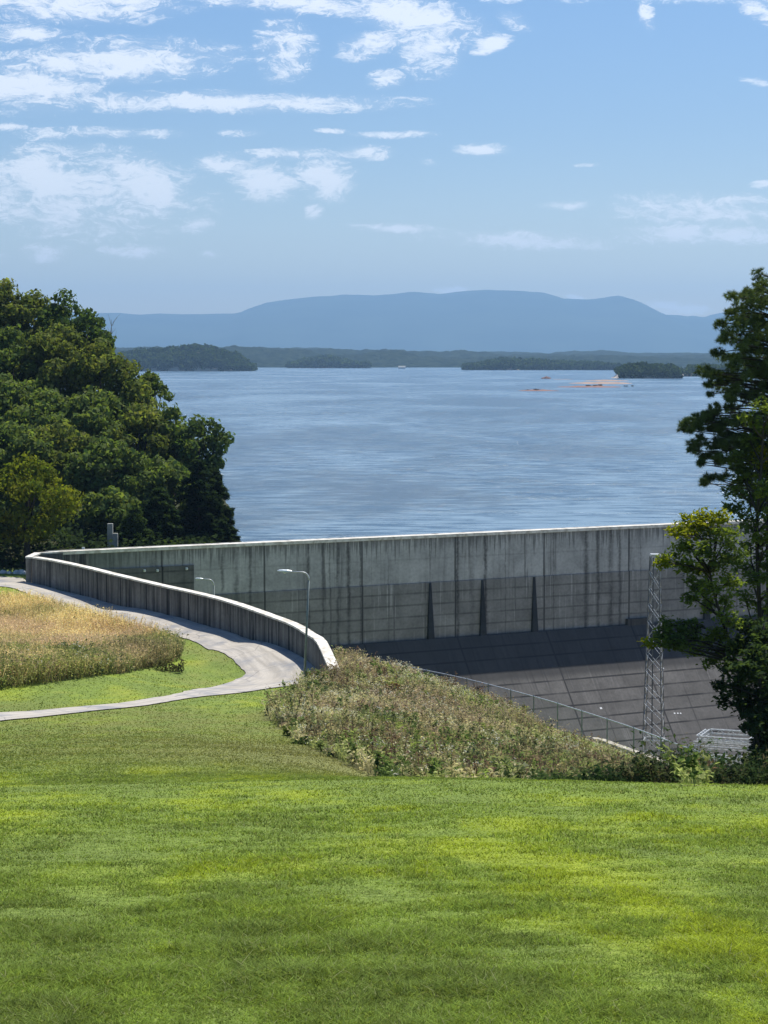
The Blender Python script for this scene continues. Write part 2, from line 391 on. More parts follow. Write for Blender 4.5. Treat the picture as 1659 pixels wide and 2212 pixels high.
# water
t = material('water'); g_ = gen(t)
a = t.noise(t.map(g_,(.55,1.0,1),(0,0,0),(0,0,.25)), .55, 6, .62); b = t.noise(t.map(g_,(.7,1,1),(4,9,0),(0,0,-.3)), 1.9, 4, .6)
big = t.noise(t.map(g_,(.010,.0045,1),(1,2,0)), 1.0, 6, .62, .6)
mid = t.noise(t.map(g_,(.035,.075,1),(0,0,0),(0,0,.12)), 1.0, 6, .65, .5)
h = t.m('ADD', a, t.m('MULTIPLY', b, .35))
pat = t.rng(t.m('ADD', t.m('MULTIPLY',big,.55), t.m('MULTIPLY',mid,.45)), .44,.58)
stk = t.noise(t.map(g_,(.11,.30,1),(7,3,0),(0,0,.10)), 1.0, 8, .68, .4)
wcol = t.mix(t.rng(t.m('ADD', t.m('MULTIPLY',stk,.6), t.m('MULTIPLY',big,.4)), .45,.58), (.040,.080,.120), (.180,.255,.305))  # pale reflection streaks put into the water's base colour
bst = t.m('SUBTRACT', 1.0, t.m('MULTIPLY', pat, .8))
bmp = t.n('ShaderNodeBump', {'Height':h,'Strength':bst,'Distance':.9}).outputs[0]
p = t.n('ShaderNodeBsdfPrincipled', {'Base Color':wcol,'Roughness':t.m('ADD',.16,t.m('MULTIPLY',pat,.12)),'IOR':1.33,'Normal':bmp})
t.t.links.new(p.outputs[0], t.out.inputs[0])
# fence fabric
t = material('chain_link'); d_ = t.n('ShaderNodeBsdfDiffuse', {'Color':(.35,.36,.36,1)}).outputs[0]; tr = t.n('ShaderNodeBsdfTransparent').outputs[0]
t.t.links.new(t.n('ShaderNodeMixShader', {0:.13,1:tr,2:d_}).outputs[0], t.out.inputs[0])
# ------------------------------------------------------------------ terrain mesh
colr = patches(gX.reshape(-1), gY.reshape(-1))
basin = ((gY-np.interp(gX,rx,ry)) > -4.5) & (gX > 8) & (gY>100)
bc = np.array([.30,.27,.22])*(.5+.9*fbm(gX/2.5,gY/2.5,4,77))[...,None]
colr = colr.reshape(*gX.shape,3); colr = np.where(basin[...,None], bc, colr)
bm_ = inpoly(gX.reshape(-1),gY.reshape(-1),BANK0).reshape(gX.shape); colr = np.where(bm_[...,None], np.array([.13,.125,.06])*(.6+.8*fbm(gX/1.5,gY/2,3,9))[...,None], colr)
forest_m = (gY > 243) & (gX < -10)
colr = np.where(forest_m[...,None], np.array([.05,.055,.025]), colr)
strip = (gY > 236) & (gY < 246)
ground = tag(grid('ground', gX, gY, gZ, 'lawn_ground', col=colr), kind='structure')
# ------------------------------------------------------------------ lake
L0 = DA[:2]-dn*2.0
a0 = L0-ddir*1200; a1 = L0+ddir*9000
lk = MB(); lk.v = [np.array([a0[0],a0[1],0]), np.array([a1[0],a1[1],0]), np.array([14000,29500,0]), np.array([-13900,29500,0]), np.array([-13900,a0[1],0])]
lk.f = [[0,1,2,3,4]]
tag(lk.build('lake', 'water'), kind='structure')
# ------------------------------------------------------------------ road
pairs = [((-130,1245),(-130,1266)),((-40,1246.5),(-40,1267)),((25,1248),(20,1270)),((60,1253),(60,1284)),((116,1273),(125,1306)),((185,1290),(205,1330)),((270,1308),(280,1348)),((347,1326),(340,1364)),((463,1353),(418,1386)),
 ((556,1378),(478,1411)),((616,1401),(508,1430)),((662,1424),(524,1445)),((690,1442),(530,1453)),((704,1455),(530,1459)),((690,1462),(523,1464)),((650,1479),(500,1474)),((565,1491),(440,1488)),((470,1503),(375,1502)),
 ((375,1516),(310,1513)),((250,1532.5),(235,1523)),((100,1549),(90,1536)),((0,1559.5),(0,1541)),((-200,1582),(-200,1552))]
def cr(pts, n):
    pts = np.array(pts); out = []
    pp = np.vstack([2*pts[0]-pts[1], pts, 2*pts[-1]-pts[-2]])
    for i in range(len(pts)-1):
        p0,p1,p2,p3 = pp[i:i+4]
        for k in range(n):
            s = k/n; out.append(.5*((2*p1)+(-p0+p2)*s+(2*p0-5*p1+4*p2-p3)*s*s+(-p0+3*p1-3*p2+p3)*s**3))
    out.append(pts[-1]); return np.array(out)
ow = cr([hit(*a)[:2] for a,_ in pairs], 8); iw = cr([hit(*b)[:2] for _,b in pairs], 8)
ow += (fbm(ow[:,0]*.9,ow[:,1]*.9,3,5)-.5)[:,None]*.35; iw += (fbm(iw[:,0]*.9,iw[:,1]*.9,3,6)-.5)[:,None]*.35
K_ = 12; s_ = np.linspace(0,1,K_)[:,None,None]
RD = ow[None]*(1-s_)+iw[None]*s_                                 # K,N,2
rX, rY = RD[...,0], RD[...,1]; rZ = T(rX, rY)+.07
road = grid('road', rX, rY, rZ, 'road_surface'); tag(road, kind='structure')
cen = RD.mean(0); ul = np.r_[0, np.cumsum(np.linalg.norm(np.diff(cen,axis=0),axis=1))]
L = road.data.uv_layers.new(name='UVMap'); Nn = rX.shape[1]
vi = np.zeros(len(road.data.loops), np.int32); road.data.loops.foreach_get('vertex_index', vi)
uvs = np.stack([ul[vi % Nn], (vi//Nn)*.5],-1); L.data.foreach_set('uv', uvs.reshape(-1).astype(np.float32))
road_poly = np.vstack([ow, iw[::-1]])
# ------------------------------------------------------------------ road wall
wall = empty('parapet_wall', P(712,1456,166), 'stained concrete parapet wall with pale top, curving down along the road bend', 'wall')
fr = []; 
for w in WALL: fr.append((P(w[0],w[1],w[3]), P(w[0],w[2],w[3])[2]))
pts = cr([np.r_[a, b] for a,b in fr], 3)
path = []; prof = []; capprof = []
TH = .75
for i,p in enumerate(pts):
    tg = (pts[min(i+1,len(pts)-1)]-pts[max(i-1,0)])[:2]; tg /= np.linalg.norm(tg); nr = np.array([-tg[1], tg[0]])
    if nr[1] < 0: nr = -nr
    if i > len(pts)-4 : nr = np.array([.96,.28])
    path.append((p[:3], nr)); zt = p[3]
    capprof.append([(-.06,zt-.16),(-.06,zt),(TH+.06,zt),(TH+.06,zt-.16)])
    prof.append([(0,p[2]-1.0),(0,zt-.16),(TH,zt-.16),(TH,p[2]-6)])
wb = MB(); us = wb.sweep(path, prof)
ulist = np.repeat(us, 4)
def uvw(co, p, A=np.array([q[0][:2] for q in path]), U=np.array(us), Zt=pts[:,3]):
    d = (A[:,0]-co.x)**2+(A[:,1]-co.y)**2; k = int(np.argmin(d)); return (U[k], Zt[k]-co.z)
wb.build('wall_body', 'road_wall', wall, uvf=uvw)
cpb = MB(); cpb.sweep(path, capprof); cpb.build('coping', 'coping_concrete', wall, bevel=.03)
# hairpin that ties the road wall to the dam crest
tip = path[0][0]; ztip = pts[0][3]
# ------------------------------------------------------------------ dam
dam = empty('dam', (DA[0],DA[1],CZ-40), 'long weathered concrete dam with upright stained top and sloping lower face', 'dam')
def dpt(u, off, z): return np.array([DA[0]+ddir[0]*u+dn[0]*off, DA[1]+ddir[1]*u+dn[1]*off, z])
U0, U1 = 1.0, 300.0; H1, H2 = 5.55, 12.25; TS = 1.38; ZB = CZ-58
ZS = CREST-H2
us_ = np.linspace(U0, U1, 60)
def strip_mesh(name, mat, prof, uA=U0, uB=U1, n=60, parent=dam):
    """prof: list of (off, z, vcoord) -> sheet along the dam"""
    mb = MB(); uu = np.linspace(uA,uB,n)
    for u in uu:
        for off,z,_ in prof: mb.v.append(dpt(u,off,z))
    k = len(prof)
    for i in range(n-1):
        for j in range(k-1): mb.f.append([i*k+j, i*k+j+1, (i+1)*k+j+1, (i+1)*k+j])
    vs = [q[2] for q in prof]
    me = bpy.data.meshes.new(name); me.from_pydata([tuple(v) for v in mb.v], [], mb.f); me.update()
    L = me.uv_layers.new(name='UVMap')
    for lp in me.loops:
        vi = lp.vertex_index; L.data[lp.index].uv = (uu[vi//k], vs[vi % k])
    me.materials.append(M[mat]); return link(bpy.data.objects.new(name, me), parent)
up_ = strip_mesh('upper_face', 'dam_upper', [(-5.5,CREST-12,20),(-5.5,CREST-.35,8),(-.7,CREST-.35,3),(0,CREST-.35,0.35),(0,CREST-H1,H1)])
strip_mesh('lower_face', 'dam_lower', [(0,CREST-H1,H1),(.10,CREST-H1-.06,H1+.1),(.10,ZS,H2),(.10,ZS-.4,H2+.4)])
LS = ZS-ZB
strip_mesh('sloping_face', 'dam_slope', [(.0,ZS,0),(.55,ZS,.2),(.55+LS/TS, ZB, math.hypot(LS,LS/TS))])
strip_mesh('coping', 'coping_concrete', [(.12,CREST-.35,0),(.12,CREST,0),(-.75,CREST,0),(-.75,CREST-.35,0),(.12,CREST-.35,0)])
# darker recast block at the left end
pu0, pu1 = ud(195), ud(417)
mb = MB()
def slab(u0,u1,z0,z1,off,th):
    mb = MB(); c_ = dpt((u0+u1)/2, off+th/2, (z0+z1)/2)
    mb.box(c_, (u1-u0, th, z1-z0), (np.array([*ddir,0]), np.array([*dn,0]), np.array([0,0,1.]))); return mb
uvd = lambda co, p: ((co.x-DA[0])*ddir[0]+(co.y-DA[1])*ddir[1], CREST-co.z)
slab(pu0,pu1,ZS-1,CREST-2.15,.02,.16).build('dark_block', 'dam_patch', dam, uvf=uvd)
for x_,v_ in ((310,1232),(338,1232),(401,1228)):
    p = dpt(ud(x_), .25, P(x_,v_,PZ(x_,1192-.0449*(x_-116),CREST)[1])[2]); mb = MB()
    mb.box(p,(.22,.16,.28),(np.array([*ddir,0]), np.array([*dn,0]), np.array([0,0,1.]))); mb.tube([p+np.array([*dn,0])*.05,p+np.array([*dn,0])*.22],[.10,.08],8)
    mb.build('wall_light','painted_white',dam)
# tapering dark drains on the lower face
for x_ in (928,1041,1153,1525):
    u = ud(x_); mb = MB()
    e1 = np.array([*ddir,0]); 
    for s in (-1,1):
        pass
    w0,w1 = .13,.40
    q = [dpt(u-w1,.1,ZS),dpt(u+w1,.1,ZS),dpt(u+w0,.1,CREST-H1-.1),dpt(u-w0,.1,CREST-H1-.1),
         dpt(u-w1,.55,ZS),dpt(u+w1,.55,ZS),dpt(u+w0,.22,CREST-H1-.1),dpt(u-w0,.22,CREST-H1-.1)]
    mb.v = q; mb.f = [[4,5,6,7],[0,4,7,3],[1,2,6,5],[3,7,6,2],[0,1,5,4]]
    mb.build('buttress','stain_slot',dam,uvf=uvd)
# stepped block on the slope crown
slab(ud(1352),ud(1400),ZS-.2,ZS+.75,.1,.5).build('crown_block','dam_slope',dam,uvf=lambda co,p:((co.x-DA[0])*ddir[0]+(co.y-DA[1])*ddir[1], 1+CREST-H2-co.z))
# painted height marks on the slope (three faint dots and a short dash)
def slope_pt(u, drop, off=.02):
    return dpt(u, .55+drop/TS+off, ZS-drop+off)
# parapet link at the hairpin
hp = MB(); 
hA = tip + np.array([-.2,.2,0]); hB = dpt(2.0,-.3,0)
hw = [(np.array([tip[0]-.05, tip[1]-.02, 0]), np.array([-.86,.5])), (np.array([tip[0]+.6, tip[1]+2.2,0]), np.array([-.9,.4])), (np.array([*dpt(1.2,.1,0)[:2],0]), np.array([-.7,.7])), (np.array([*dpt(4.0,0,0)[:2],0]), -dn)]
zc = [ztip, (ztip+CREST)/2, CREST, CREST]
hp.sweep(hw, [[(0,CREST-5),(0,z-.16),(.75,z-.16),(.75,CREST-5)] for z in zc]); 
hp.build('end_wall','road_wall',wall,uvf=lambda co,p:(co.x+co.y, CREST-co.z))
hc = MB(); hc.sweep(hw, [[(-.06,z-.159),(-.06,z+.002),(.81,z+.002),(.81,z-.159)] for z in zc]); hc.build('coping','coping_concrete',wall)
# ------------------------------------------------------------------ fence with curb
fpath = cr([P(*f) for f in FENCE], 6)
for q in fpath: pass
fence = empty('chain_link_fence', (fpath[0][0],fpath[0][1],fpath[0][2]-FH), 'grey chain link fence running down the top of the weedy bank', 'fence')
rl = MB(); rl.tube(fpath, .045, 6); rl.build('top_rail','galvanised',fence)
fm = np.zeros((len(fpath)-1,4,3))
for i in range(len(fpath)-1):
    a,b = fpath[i],fpath[i+1]; dz = np.array([0,0,FH])
    fm[i] = [a-dz,b-dz,b,a]
quads('chain_mesh', fm, 'chain_link', fence)
fx = lambda x: (lambda arr: arr)(np.array([np.interp(x,[f[0] for f in FENCE],[f[2] for f in FENCE])]))[0]
imx = np.array([829.5+q[0]/q[1]*F*1.0 for q in fpath])
for x_ in (762,802,840,880,922,965,1009.5,1056,1105,1155,1207,1260,1315,1373,1432,1492,1556):
    d_ = (x_-829.5)/F
    # find on path where x/y matches the bearing
    br = np.array([q[0]/q[1]*cp for q in fpath]); k = np.interp(d_, br, np.arange(len(fpath))); i = int(min(k,len(fpath)-2)); q = fpath[i]+(fpath[i+1]-fpath[i])*(k-i)
    mb = MB(); mb.tube([q-np.array([0,0,FH+.6]), q+np.array([0,0,.05])], .05, 6); mb.tube([q+np.array([0,0,.05]),q+np.array([0,0,.12])],[.06,.02],6); mb.build('post','pole_steel',fence)
cb = [(1120,1544),(1155,1558),(1261,1592),(1321,1616),(1442,1659),(1520,1690)]
cpts = cr([hit(x,v) for x,v in cb], 8)
curb = MB(); cpath = []; cprof = []
for i,p in enumerate(cpts):
    tg = (cpts[min(i+1,len(cpts)-1)]-cpts[max(i-1,0)])[:2]; tg /= np.linalg.norm(tg); nr = np.array([-tg[1],tg[0]]); 
    z = float(T(p[0],p[1])); cpath.append((p,nr)); cprof.append([(-.05,z-.5),(-.05,z+.32),(.5,z+.32),(.5,z-.5)])
curb.sweep(cpath,cprof); tag(curb.build('concrete_curb','curb_concrete',bevel=.03),'pale concrete curb along the foot of the chain link fence','curb')
# ------------------------------------------------------------------ street lamps
def lamp(base, h, lean, name_label, sc=1.0):
    AS = sc
    r = empty('street_lamp', base, name_label, 'street lamp', 'arm lamps beside the road wall')
    b = np.array(base,float); top = b+np.array([lean[0],lean[1],h])
    up = (top-b)/h
    mb = MB(); mb.tube([b+[0,0,-.3],b+up*h*.5,top-up*.55],[.11,.09,.07],10); mb.build('pole','pole_steel',r,smooth=True)
    mb = MB(); mb.tube([b,b+[0,0,.05]],.24,10); mb.tube([b+[0,0,.05],b+[0,0,.45]],[.16,.13],10); mb.build('base','grey_concrete',r)
    arc = [top-up*.56]
    for k in range(1,9):
        a = k/8*math.pi/2; arc.append(top+np.array([-.55*(1-math.cos(a)),-.06*k/8,-.55+.62*math.sin(a)]))
    e = arc[-1]; arc.append(e+np.array([-.75*AS,-.1,.05]))
    mb = MB(); mb.tube(arc,[.065]*8+[.055]*2,8); mb.build('arm','galvanised',r,smooth=True)
    e = arc[-1]; mb = MB()
    rings = []
    for s,w,hh in ((0,.07,.06),(.12,.13,.10),(.35,.17,.13),(.7,.18,.13),(.95,.15,.10),(1.1,.06,.04)):
        rings.append((e+np.array([-s*AS,0,.02+s*.04]),w*AS,hh*AS))
    bse = []
    for p_,w,hh in rings:
        bse.append(len(mb.v))
        for k in range(10):
            a = 2*math.pi*k/10; mb.v.append(p_+np.array([0,w*math.cos(a),hh*max(math.sin(a),-.45)]))
    for q0,q1 in zip(bse[:-1],bse[1:]):
        for k in range(10): mb.f.append([q0+k,q0+(k+1)%10,q1+(k+1)%10,q1+k])
    mb.f.append([bse[0]+k for k in range(10)]); mb.f.append([bse[-1]+k for k in range(10)][::-1])
    hd = mb.build('lamp_head','lamp_head',r)
    mb = MB(); mb.tube([e+np.array([-.55,0,-.02]),e+np.array([-.55,0,-.1]),e+np.array([-.55,0,-.14])],[.15,.13,.05],10); mb.build('lens','lens',hd)
    return r
b0 = hit(657,1476); lt = P(668,1238,b0[1])
lamp(b0, lt[2]-b0[2], (lt[0]-b0[0],0), 'tall grey street lamp at the bend of the road in front of the wall')
l2 = P(462,1253,226); zb = float(T(l2[0],l2[1]))
lamp((l2[0],l2[1],zb), l2[2]-zb, (0,0), 'street lamp behind the road wall, only its pale head showing above the coping', .75)
# ------------------------------------------------------------------ lattice tower
def lattice(root, base, top, w0, w1, n, rings=(), leg=.07, brc=.055, yaw=.5):
    base = np.array(base,float); top = np.array(top,float)
    cs = [np.array([math.cos(yaw+k*math.pi/2), math.sin(yaw+k*math.pi/2), 0])*.7071 for k in range(4)]
    pt = lambda k,s: base+(top-base)*s + cs[k%4]*(w0+(w1-w0)*s)
    for k in range(4):
        mb = MB(); mb.bar(pt(k,0),pt(k,1),leg); mb.build('leg','dark_steel',root)
    for k in range(4):
        mb = MB()
        for i in range(n):
            s0,s1 = i/n,(i+1)/n
            mb.bar(pt(k,s0),pt(k+1,s1),brc,.02); mb.bar(pt(k+1,s0)+[0,0,.001],pt(k,s1),brc,.02)
        mb.build('bracing','tower_steel' if k%2 else 'galvanised',root)  # alternate faces brighter: sun highlights put into the steel colour
    for s in rings:
        mb = MB()
        for k in range(4): mb.bar(pt(k,s),pt(k+1,s),brc*1.5)
        mb.build('ring','galvanised',root)
tb = P(1412,1640,196); zg = float(T(tb[0],tb[1])); tt = P(1415,1200,196)
tw = empty('lattice_tower',(tb[0],tb[1],zg),'tall slender galvanised lattice tower in front of the dam','tower')
sr = (P(1412,1597,196)[2]-zg)/(tt[2]-zg)
HT = tt[2]-zg; wt = .78
sw = lambda s: 3.0+(wt-3.0)*s
simple('tower_steel',(.24,.25,.25),.5,.3,.2,3)
lattice(tw,(tb[0],tb[1],zg),tt,2.9,.8,26,(sr,1.0),brc=.085)
mb = MB(); mb.box(tt+np.array([0,0,.08]),(.85,.85,.14)); mb.build('top_plate','galvanised',tw,bevel=.02)
mb = MB(); mb.tube([tt+np.array([-.15,0,-HT*.45]),tt+np.array([-.15,0,-.2])],.06,6); mb.build('cable_riser','dark_steel',tw)
# ------------------------------------------------------------------ switchyard gantry
gb = P(1575,1620,212); zg = float(T(gb[0],gb[1]))
ga = empty('switchyard_gantry',(gb[0],gb[1],zg),'low galvanised steel switchyard frame half hidden behind the right trees','gantry')
o = np.array([gb[0],gb[1],0]); e1 = np.array([.93,-.36,0]); e2 = np.array([.36,.93,0])
ztop = P(1575,1586,212)[2]; zmid = P(1575,1612,212)[2]; zlow = P(1575,1645,212)[2]
cnr = [o+e1*a+e2*b for a,b in ((-2.4,-2),(2.4,-2),(2.4,2),(-2.4,2))]
for q in cnr:
    mb = MB()
    for dx,dy in ((-.15,-.15),(.15,-.15),(.15,.15),(-.15,.15)): mb.bar([q[0]+dx,q[1]+dy,zg-.3],[q[0]+dx,q[1]+dy,ztop],.07)
    nn = 24
    for i in range(nn):
        za = zg+(ztop-zg)*i/nn; zb_ = zg+(ztop-zg)*(i+1)/nn; sg = 1 if i%2 else -1
        mb.bar([q[0]-.15*sg,q[1]-.15,za],[q[0]+.15*sg,q[1]-.15,zb_],.04); mb.bar([q[0]+.15,q[1]-.15*sg,za],[q[0]+.15,q[1]+.15*sg,zb_],.04)
    mb.build('column','galvanised',ga)
def truss(a, b, hh, nm='beam'):
    mb = MB(); a = np.array(a); b = np.array(b); dz = np.array([0,0,hh]); pr = np.cross((b-a)/np.linalg.norm(b-a),[0,0,1])*hh
    for k in (0,dz): 
        for w in (0,pr): mb.bar(a+k+w,b+k+w,.085)
    n = 9
    for i in range(n):
        p0 = a+(b-a)*i/n; p1 = a+(b-a)*(i+1)/n; k = i%2
        mb.bar(p0+dz*k,p1+dz*(1-k),.06); mb.bar(p0+dz+pr*k,p1+dz+pr*(1-k),.06)
    mb.build(nm,'galvanised',ga)
for i in range(4): 
    a,b = cnr[i].copy(), cnr[(i+1)%4].copy(); a[2]=b[2]=ztop-.4; truss(a,b,.4)
for z in (zmid, zlow):
    for kk in (-2,.3,2):
        a = o+e1*-3.6+e2*kk; b = o+e1*3.2+e2*kk; a[2]=z; b[2]=z; truss(a,b,.22)
for k in range(5):
    for z in (zmid,zlow):
        q = o+e1*(-3+1.5*k)+e2*-2.1; mb = MB()
        zz = z
        for j in range(5): mb.tube([[q[0],q[1],zz-.1-j*.13],[q[0],q[1],zz-.14-j*.13],[q[0],q[1],zz-.21-j*.13]],[.05,.15,.05],8)
        mb.build('insulator','porcelain',ga)
# ------------------------------------------------------------------ concrete pillar by the trees, far parapet bits
q = P(247,1185,250); zb = 0.4
cpil = empty('concrete_pillar',(q[0],q[1],zb),'narrow grey concrete pillar with a lower block at the edge of the trees','pillar')
zt = P(247,1131,250)[2]; zt2 = P(247,1152,250)[2]
mb = MB(); mb.box((P(238,1150,250)[0],250,(zb+zt)/2),(.62,.7,zt-zb)); mb.build('shaft','grey_concrete',cpil,bevel=.04)
mb = MB(); mb.box((P(248,1150,250)[0],250.1,(zb+zt2)/2),(.95-.3,.6,zt2-zb)); mb.build('side_block','grey_concrete',cpil,bevel=.04)
q = P(180,1184,241); mb = MB(); mb.tube([[q[0],q[1],.3],[q[0],q[1],q[2]-.15]],.06,6); mb.box([q[0],q[1],q[2]-.05],(.3,.12,.3))
tag(mb.build('marker_post','painted_white'),'tiny white marker post sticking up behind the dam coping near the trees','marker')
rl_ = ['leftmost pale boulder on the grass under the trees','flat pale boulder second from the left under the trees','rounded pale boulder midway along the row under the trees','larger white boulder near the wall end under the trees','last small white boulder right beside the end of the wall']
for i,(x_,w_) in enumerate(((6,.45),(20,.35),(36,.5),(48,.6),(59,.4))):
    q = P(x_,1240,241.0); mb = MB(); z = float(T(q[0],q[1]))
    import itertools
    bse=[]
    for j in range(5):
        th = j/4*math.pi/2*1.05
        bse.append(len(mb.v))
        for k in range(9):
            a = 2*math.pi*k/9; rr = w_*(1+.22*math.sin(3*a+i+j)+.1*math.cos(5*a+i*2)); mb.v.append(np.array([q[0]+rr*math.cos(th)*math.cos(a),q[1]+rr*.7*math.cos(th)*math.sin(a), z-.05+rr*.8*math.sin(th)+.0]))
    for q0,q1 in zip(bse[:-1],bse[1:]):
        for k in range(9): mb.f.append([q0+k,q0+(k+1)%9,q1+(k+1)%9,q1+k])
    mb.f.append([bse[-1]+k for k in range(9)])
    tag(mb.build('boulder','rock',bevel=.03), rl_[i],'boulder','white boulders on the grass strip')
# ------------------------------------------------------------------ foliage generators
def unit(n): 
    v = rng.normal(size=(n,3)); return v/np.linalg.norm(v,axis=1)[:,None]
def leaf_quads(C, N, size, aspect=1.5):
    """centres C, rough normals N -> quads"""
    n = len(C); N = N + rng.normal(size=(n,3))*.55; N /= np.linalg.norm(N,axis=1)[:,None]
    a = np.cross(N, unit(n)); a /= np.linalg.norm(a,axis=1)[:,None]+1e-9; b = np.cross(N,a)
    s = (size*rng.uniform(.6,1.35,n))[:,None]
    a = a*s*.5*aspect; b = b*s*.5/aspect**.5
    bend = N*s*.18
    return np.stack([C-a-bend, C-b, C+a-bend, C+b],1)
def crown_lobes(lobes, per_area, size, cols, shell=.55, flat=1.0, aspect=1.4):
    V = []; Cc = []
    for (cx,cy,cz,r,hz) in lobes:
        n = max(12,int(per_area*4*math.pi*r*r)); u = unit(n); rad = r*(shell+(1-shell)*rng.random(n)**.6)
        # knobbly lobes
        kn = 1+.22*np.sin(u[:,0]*5+cx)*np.sin(u[:,1]*6+cy)*np.cos(u[:,2]*5+cz)+.10*rng.normal(size=n)
        C = np.c_[cx+u[:,0]*rad*kn, cy+u[:,1]*rad*kn, cz+u[:,2]*rad*kn*hz]
        V.append(leaf_quads(C, u, size, aspect))
        tone = rng.random(); base = cols[0]*(1-tone)+cols[1]*tone
        cc = base[None]*rng.uniform(.7,1.3,(n,1))*rng.uniform(.92,1.08,(n,3)); Cc.append(cc)
    return np.concatenate(V), np.clip(np.concatenate(Cc),0,1)
def limb(mb, a, b, r0, r1, bend=.15, k=5):
    a = np.array(a,float); b = np.array(b,float); L = np.linalg.norm(b-a); off = rng.normal(size=3)*bend*L; off[2] = abs(off[2])*.4
    pts = [a+(b-a)*s+off*math.sin(s*math.pi) for s in np.linspace(0,1,k)]; mb.tube(pts, list(np.linspace(r0,r1,k)), 6); return pts
GREEN = (np.array([.092,.132,.046]), np.array([.165,.212,.070]))
def broadleaf(x, v_top, d, Rr, label, cols=GREEN, dens=4.6, size=.48, cat='tree', low=.72, lobes_n=62, name='broadleaf_tree', hcap=24, group='trees of the wooded hill'):
    top = P(x, v_top, d); X,Y = top[0],top[1]; zb = max(float(T(X,Y)),.1)
    Ht = top[2]-zb
    r = empty(name, (X,Y,zb), label, cat, group)
    ch = min(Ht*.97, Rr*3.0); cz = top[2]-ch/2
    lob = []
    for i in range(lobes_n):
        u = unit(1)[0]; u[2] = u[2]*.9+.1
        s = rng.uniform(.55,1.0)**.5
        rr = Rr*rng.uniform(.15,.30)
        wv = 1+.22*math.sin(3*math.atan2(u[1],u[0])+X)+.15*math.sin(5*u[2]+Y); px = X+u[0]*(Rr-rr)*s*wv; py = Y+u[1]*(Rr-rr)*s*wv; pz = cz+u[2]*(ch/2-rr)*s
        lob.append((px,py,pz,rr,.8))
    lob.append((X,Y,top[2]-Rr*.3,Rr*.3,.85))
    V,Cc = crown_lobes(lob, dens, size, cols)
    quads('crown', V, 'leaf', r, Cc)
    mb = MB(); limb(mb,(X,Y,zb-.5),(X,Y,cz+ch*.2),.30+Rr*.03,.12,.02)
    for q in lob[::6]: limb(mb,(X,Y,zb+(cz-zb)*rng.uniform(.5,1.0)),(q[0],q[1],q[2]),.10,.03,.08)
    mb.build('trunk','bark',r,smooth=True); return r
OLIVE = (np.array([.105,.134,.044]), np.array([.180,.205,.064]))
DARK = (np.array([.052,.086,.036]), np.array([.098,.140,.050]))
YEL = (np.array([.110,.140,.022]), np.array([.200,.215,.028]))
hillt = [
 (-70,585,312,7.5,OLIVE,'green tree at the top left corner of the wooded hill'),
 (8,596,310,6.0,OLIVE,'round topped tree at the left picture edge on the crest of the hill'),
 (72,622,312,5.6,OLIVE,'brownish green tree second along the hill crest'),
 (140,620,306,5.6,DARK,'darkest tree on the hill crest with sky gaps in its crown'),
 (188,662,300,4.4,DARK,'small dark tree at the right end of the hill crest'),
 (25,700,298,7.5,GREEN,'broad green tree below the crest at the left edge'),
 (125,690,296,7.0,OLIVE,'olive green tree beneath the darkest crest tree'),
 (215,722,292,6.3,OLIVE,'olive tree with a rounded top under the bare twigs'),
 (278,785,290,5.4,OLIVE,'mid green tree whose crown edges the far island'),
 (325,795,296,3.8,GREEN,'small round tree poking out against the lake at the shoreline level'),
 (0,800,288,6.8,GREEN,'mid green tree on the left edge halfway down the hill'),
 (100,830,284,7.0,GREEN,'wide tree in the middle of the wooded hill'),
 (200,830,284,6.8,GREEN,'dense tree in the middle of the hill with a dark hollow on its left'),
 (300,862,282,5.8,OLIVE,'light olive tree in front of the small round one'),
 (372,872,284,4.8,GREEN,'tree with a flat shoulder of leaves above the lake edge'),
 (428,892,280,4.8,DARK,'dark rounded tree overhanging the lake, outermost of the hill'),
 (20,905,272,6.5,GREEN,'leafy tree just above the yellowing one on the left edge'),
 (135,905,272,6.2,OLIVE,'warm green tree right above the yellowing one'),
 (222,935,268,5.4,GREEN,'bright green tree in the lower middle of the hill'),
 (300,975,268,5.2,GREEN,'green tree standing between the pillar and the dark conifers'),
 (370,985,270,4.8,GREEN,'shaded tree low on the hill above the dam coping'),
 (240,1045,260,4.4,GREEN,'lowest green tree, directly over the concrete pillar'),
]
for x,v,d,r_,cs,lb in hillt: broadleaf(x,v,d,r_,lb,cs)
broadleaf(58,972,246,6.3,'yellowing bushy tree at the left edge behind the grass strip',YEL,dens=6.5,size=.36,low=.97,lobes_n=60)
broadleaf(-60,1000,246,6.0,'shaded green tree cut off by the left edge beside the yellowing one',DARK,low=.95)
def understory():
    n = 9000; x = rng.uniform(-75,-14,n); y = rng.uniform(243.5,262,n); k = (x < -19.5) ; x,y = x[k],y[k]
    z = T(x,y); h = rng.uniform(0,2.6,len(x))*(.4+.6*sst(y,243.5,249)); C = np.c_[x,y,z+h]
    k = z > .1; C = C[k]; q = leaf_quads(C, np.tile([0,-.5,1.],(len(C),1)), .5, 1.3)
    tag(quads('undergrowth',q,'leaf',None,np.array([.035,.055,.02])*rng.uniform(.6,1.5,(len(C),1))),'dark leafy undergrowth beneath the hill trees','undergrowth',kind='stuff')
understory()
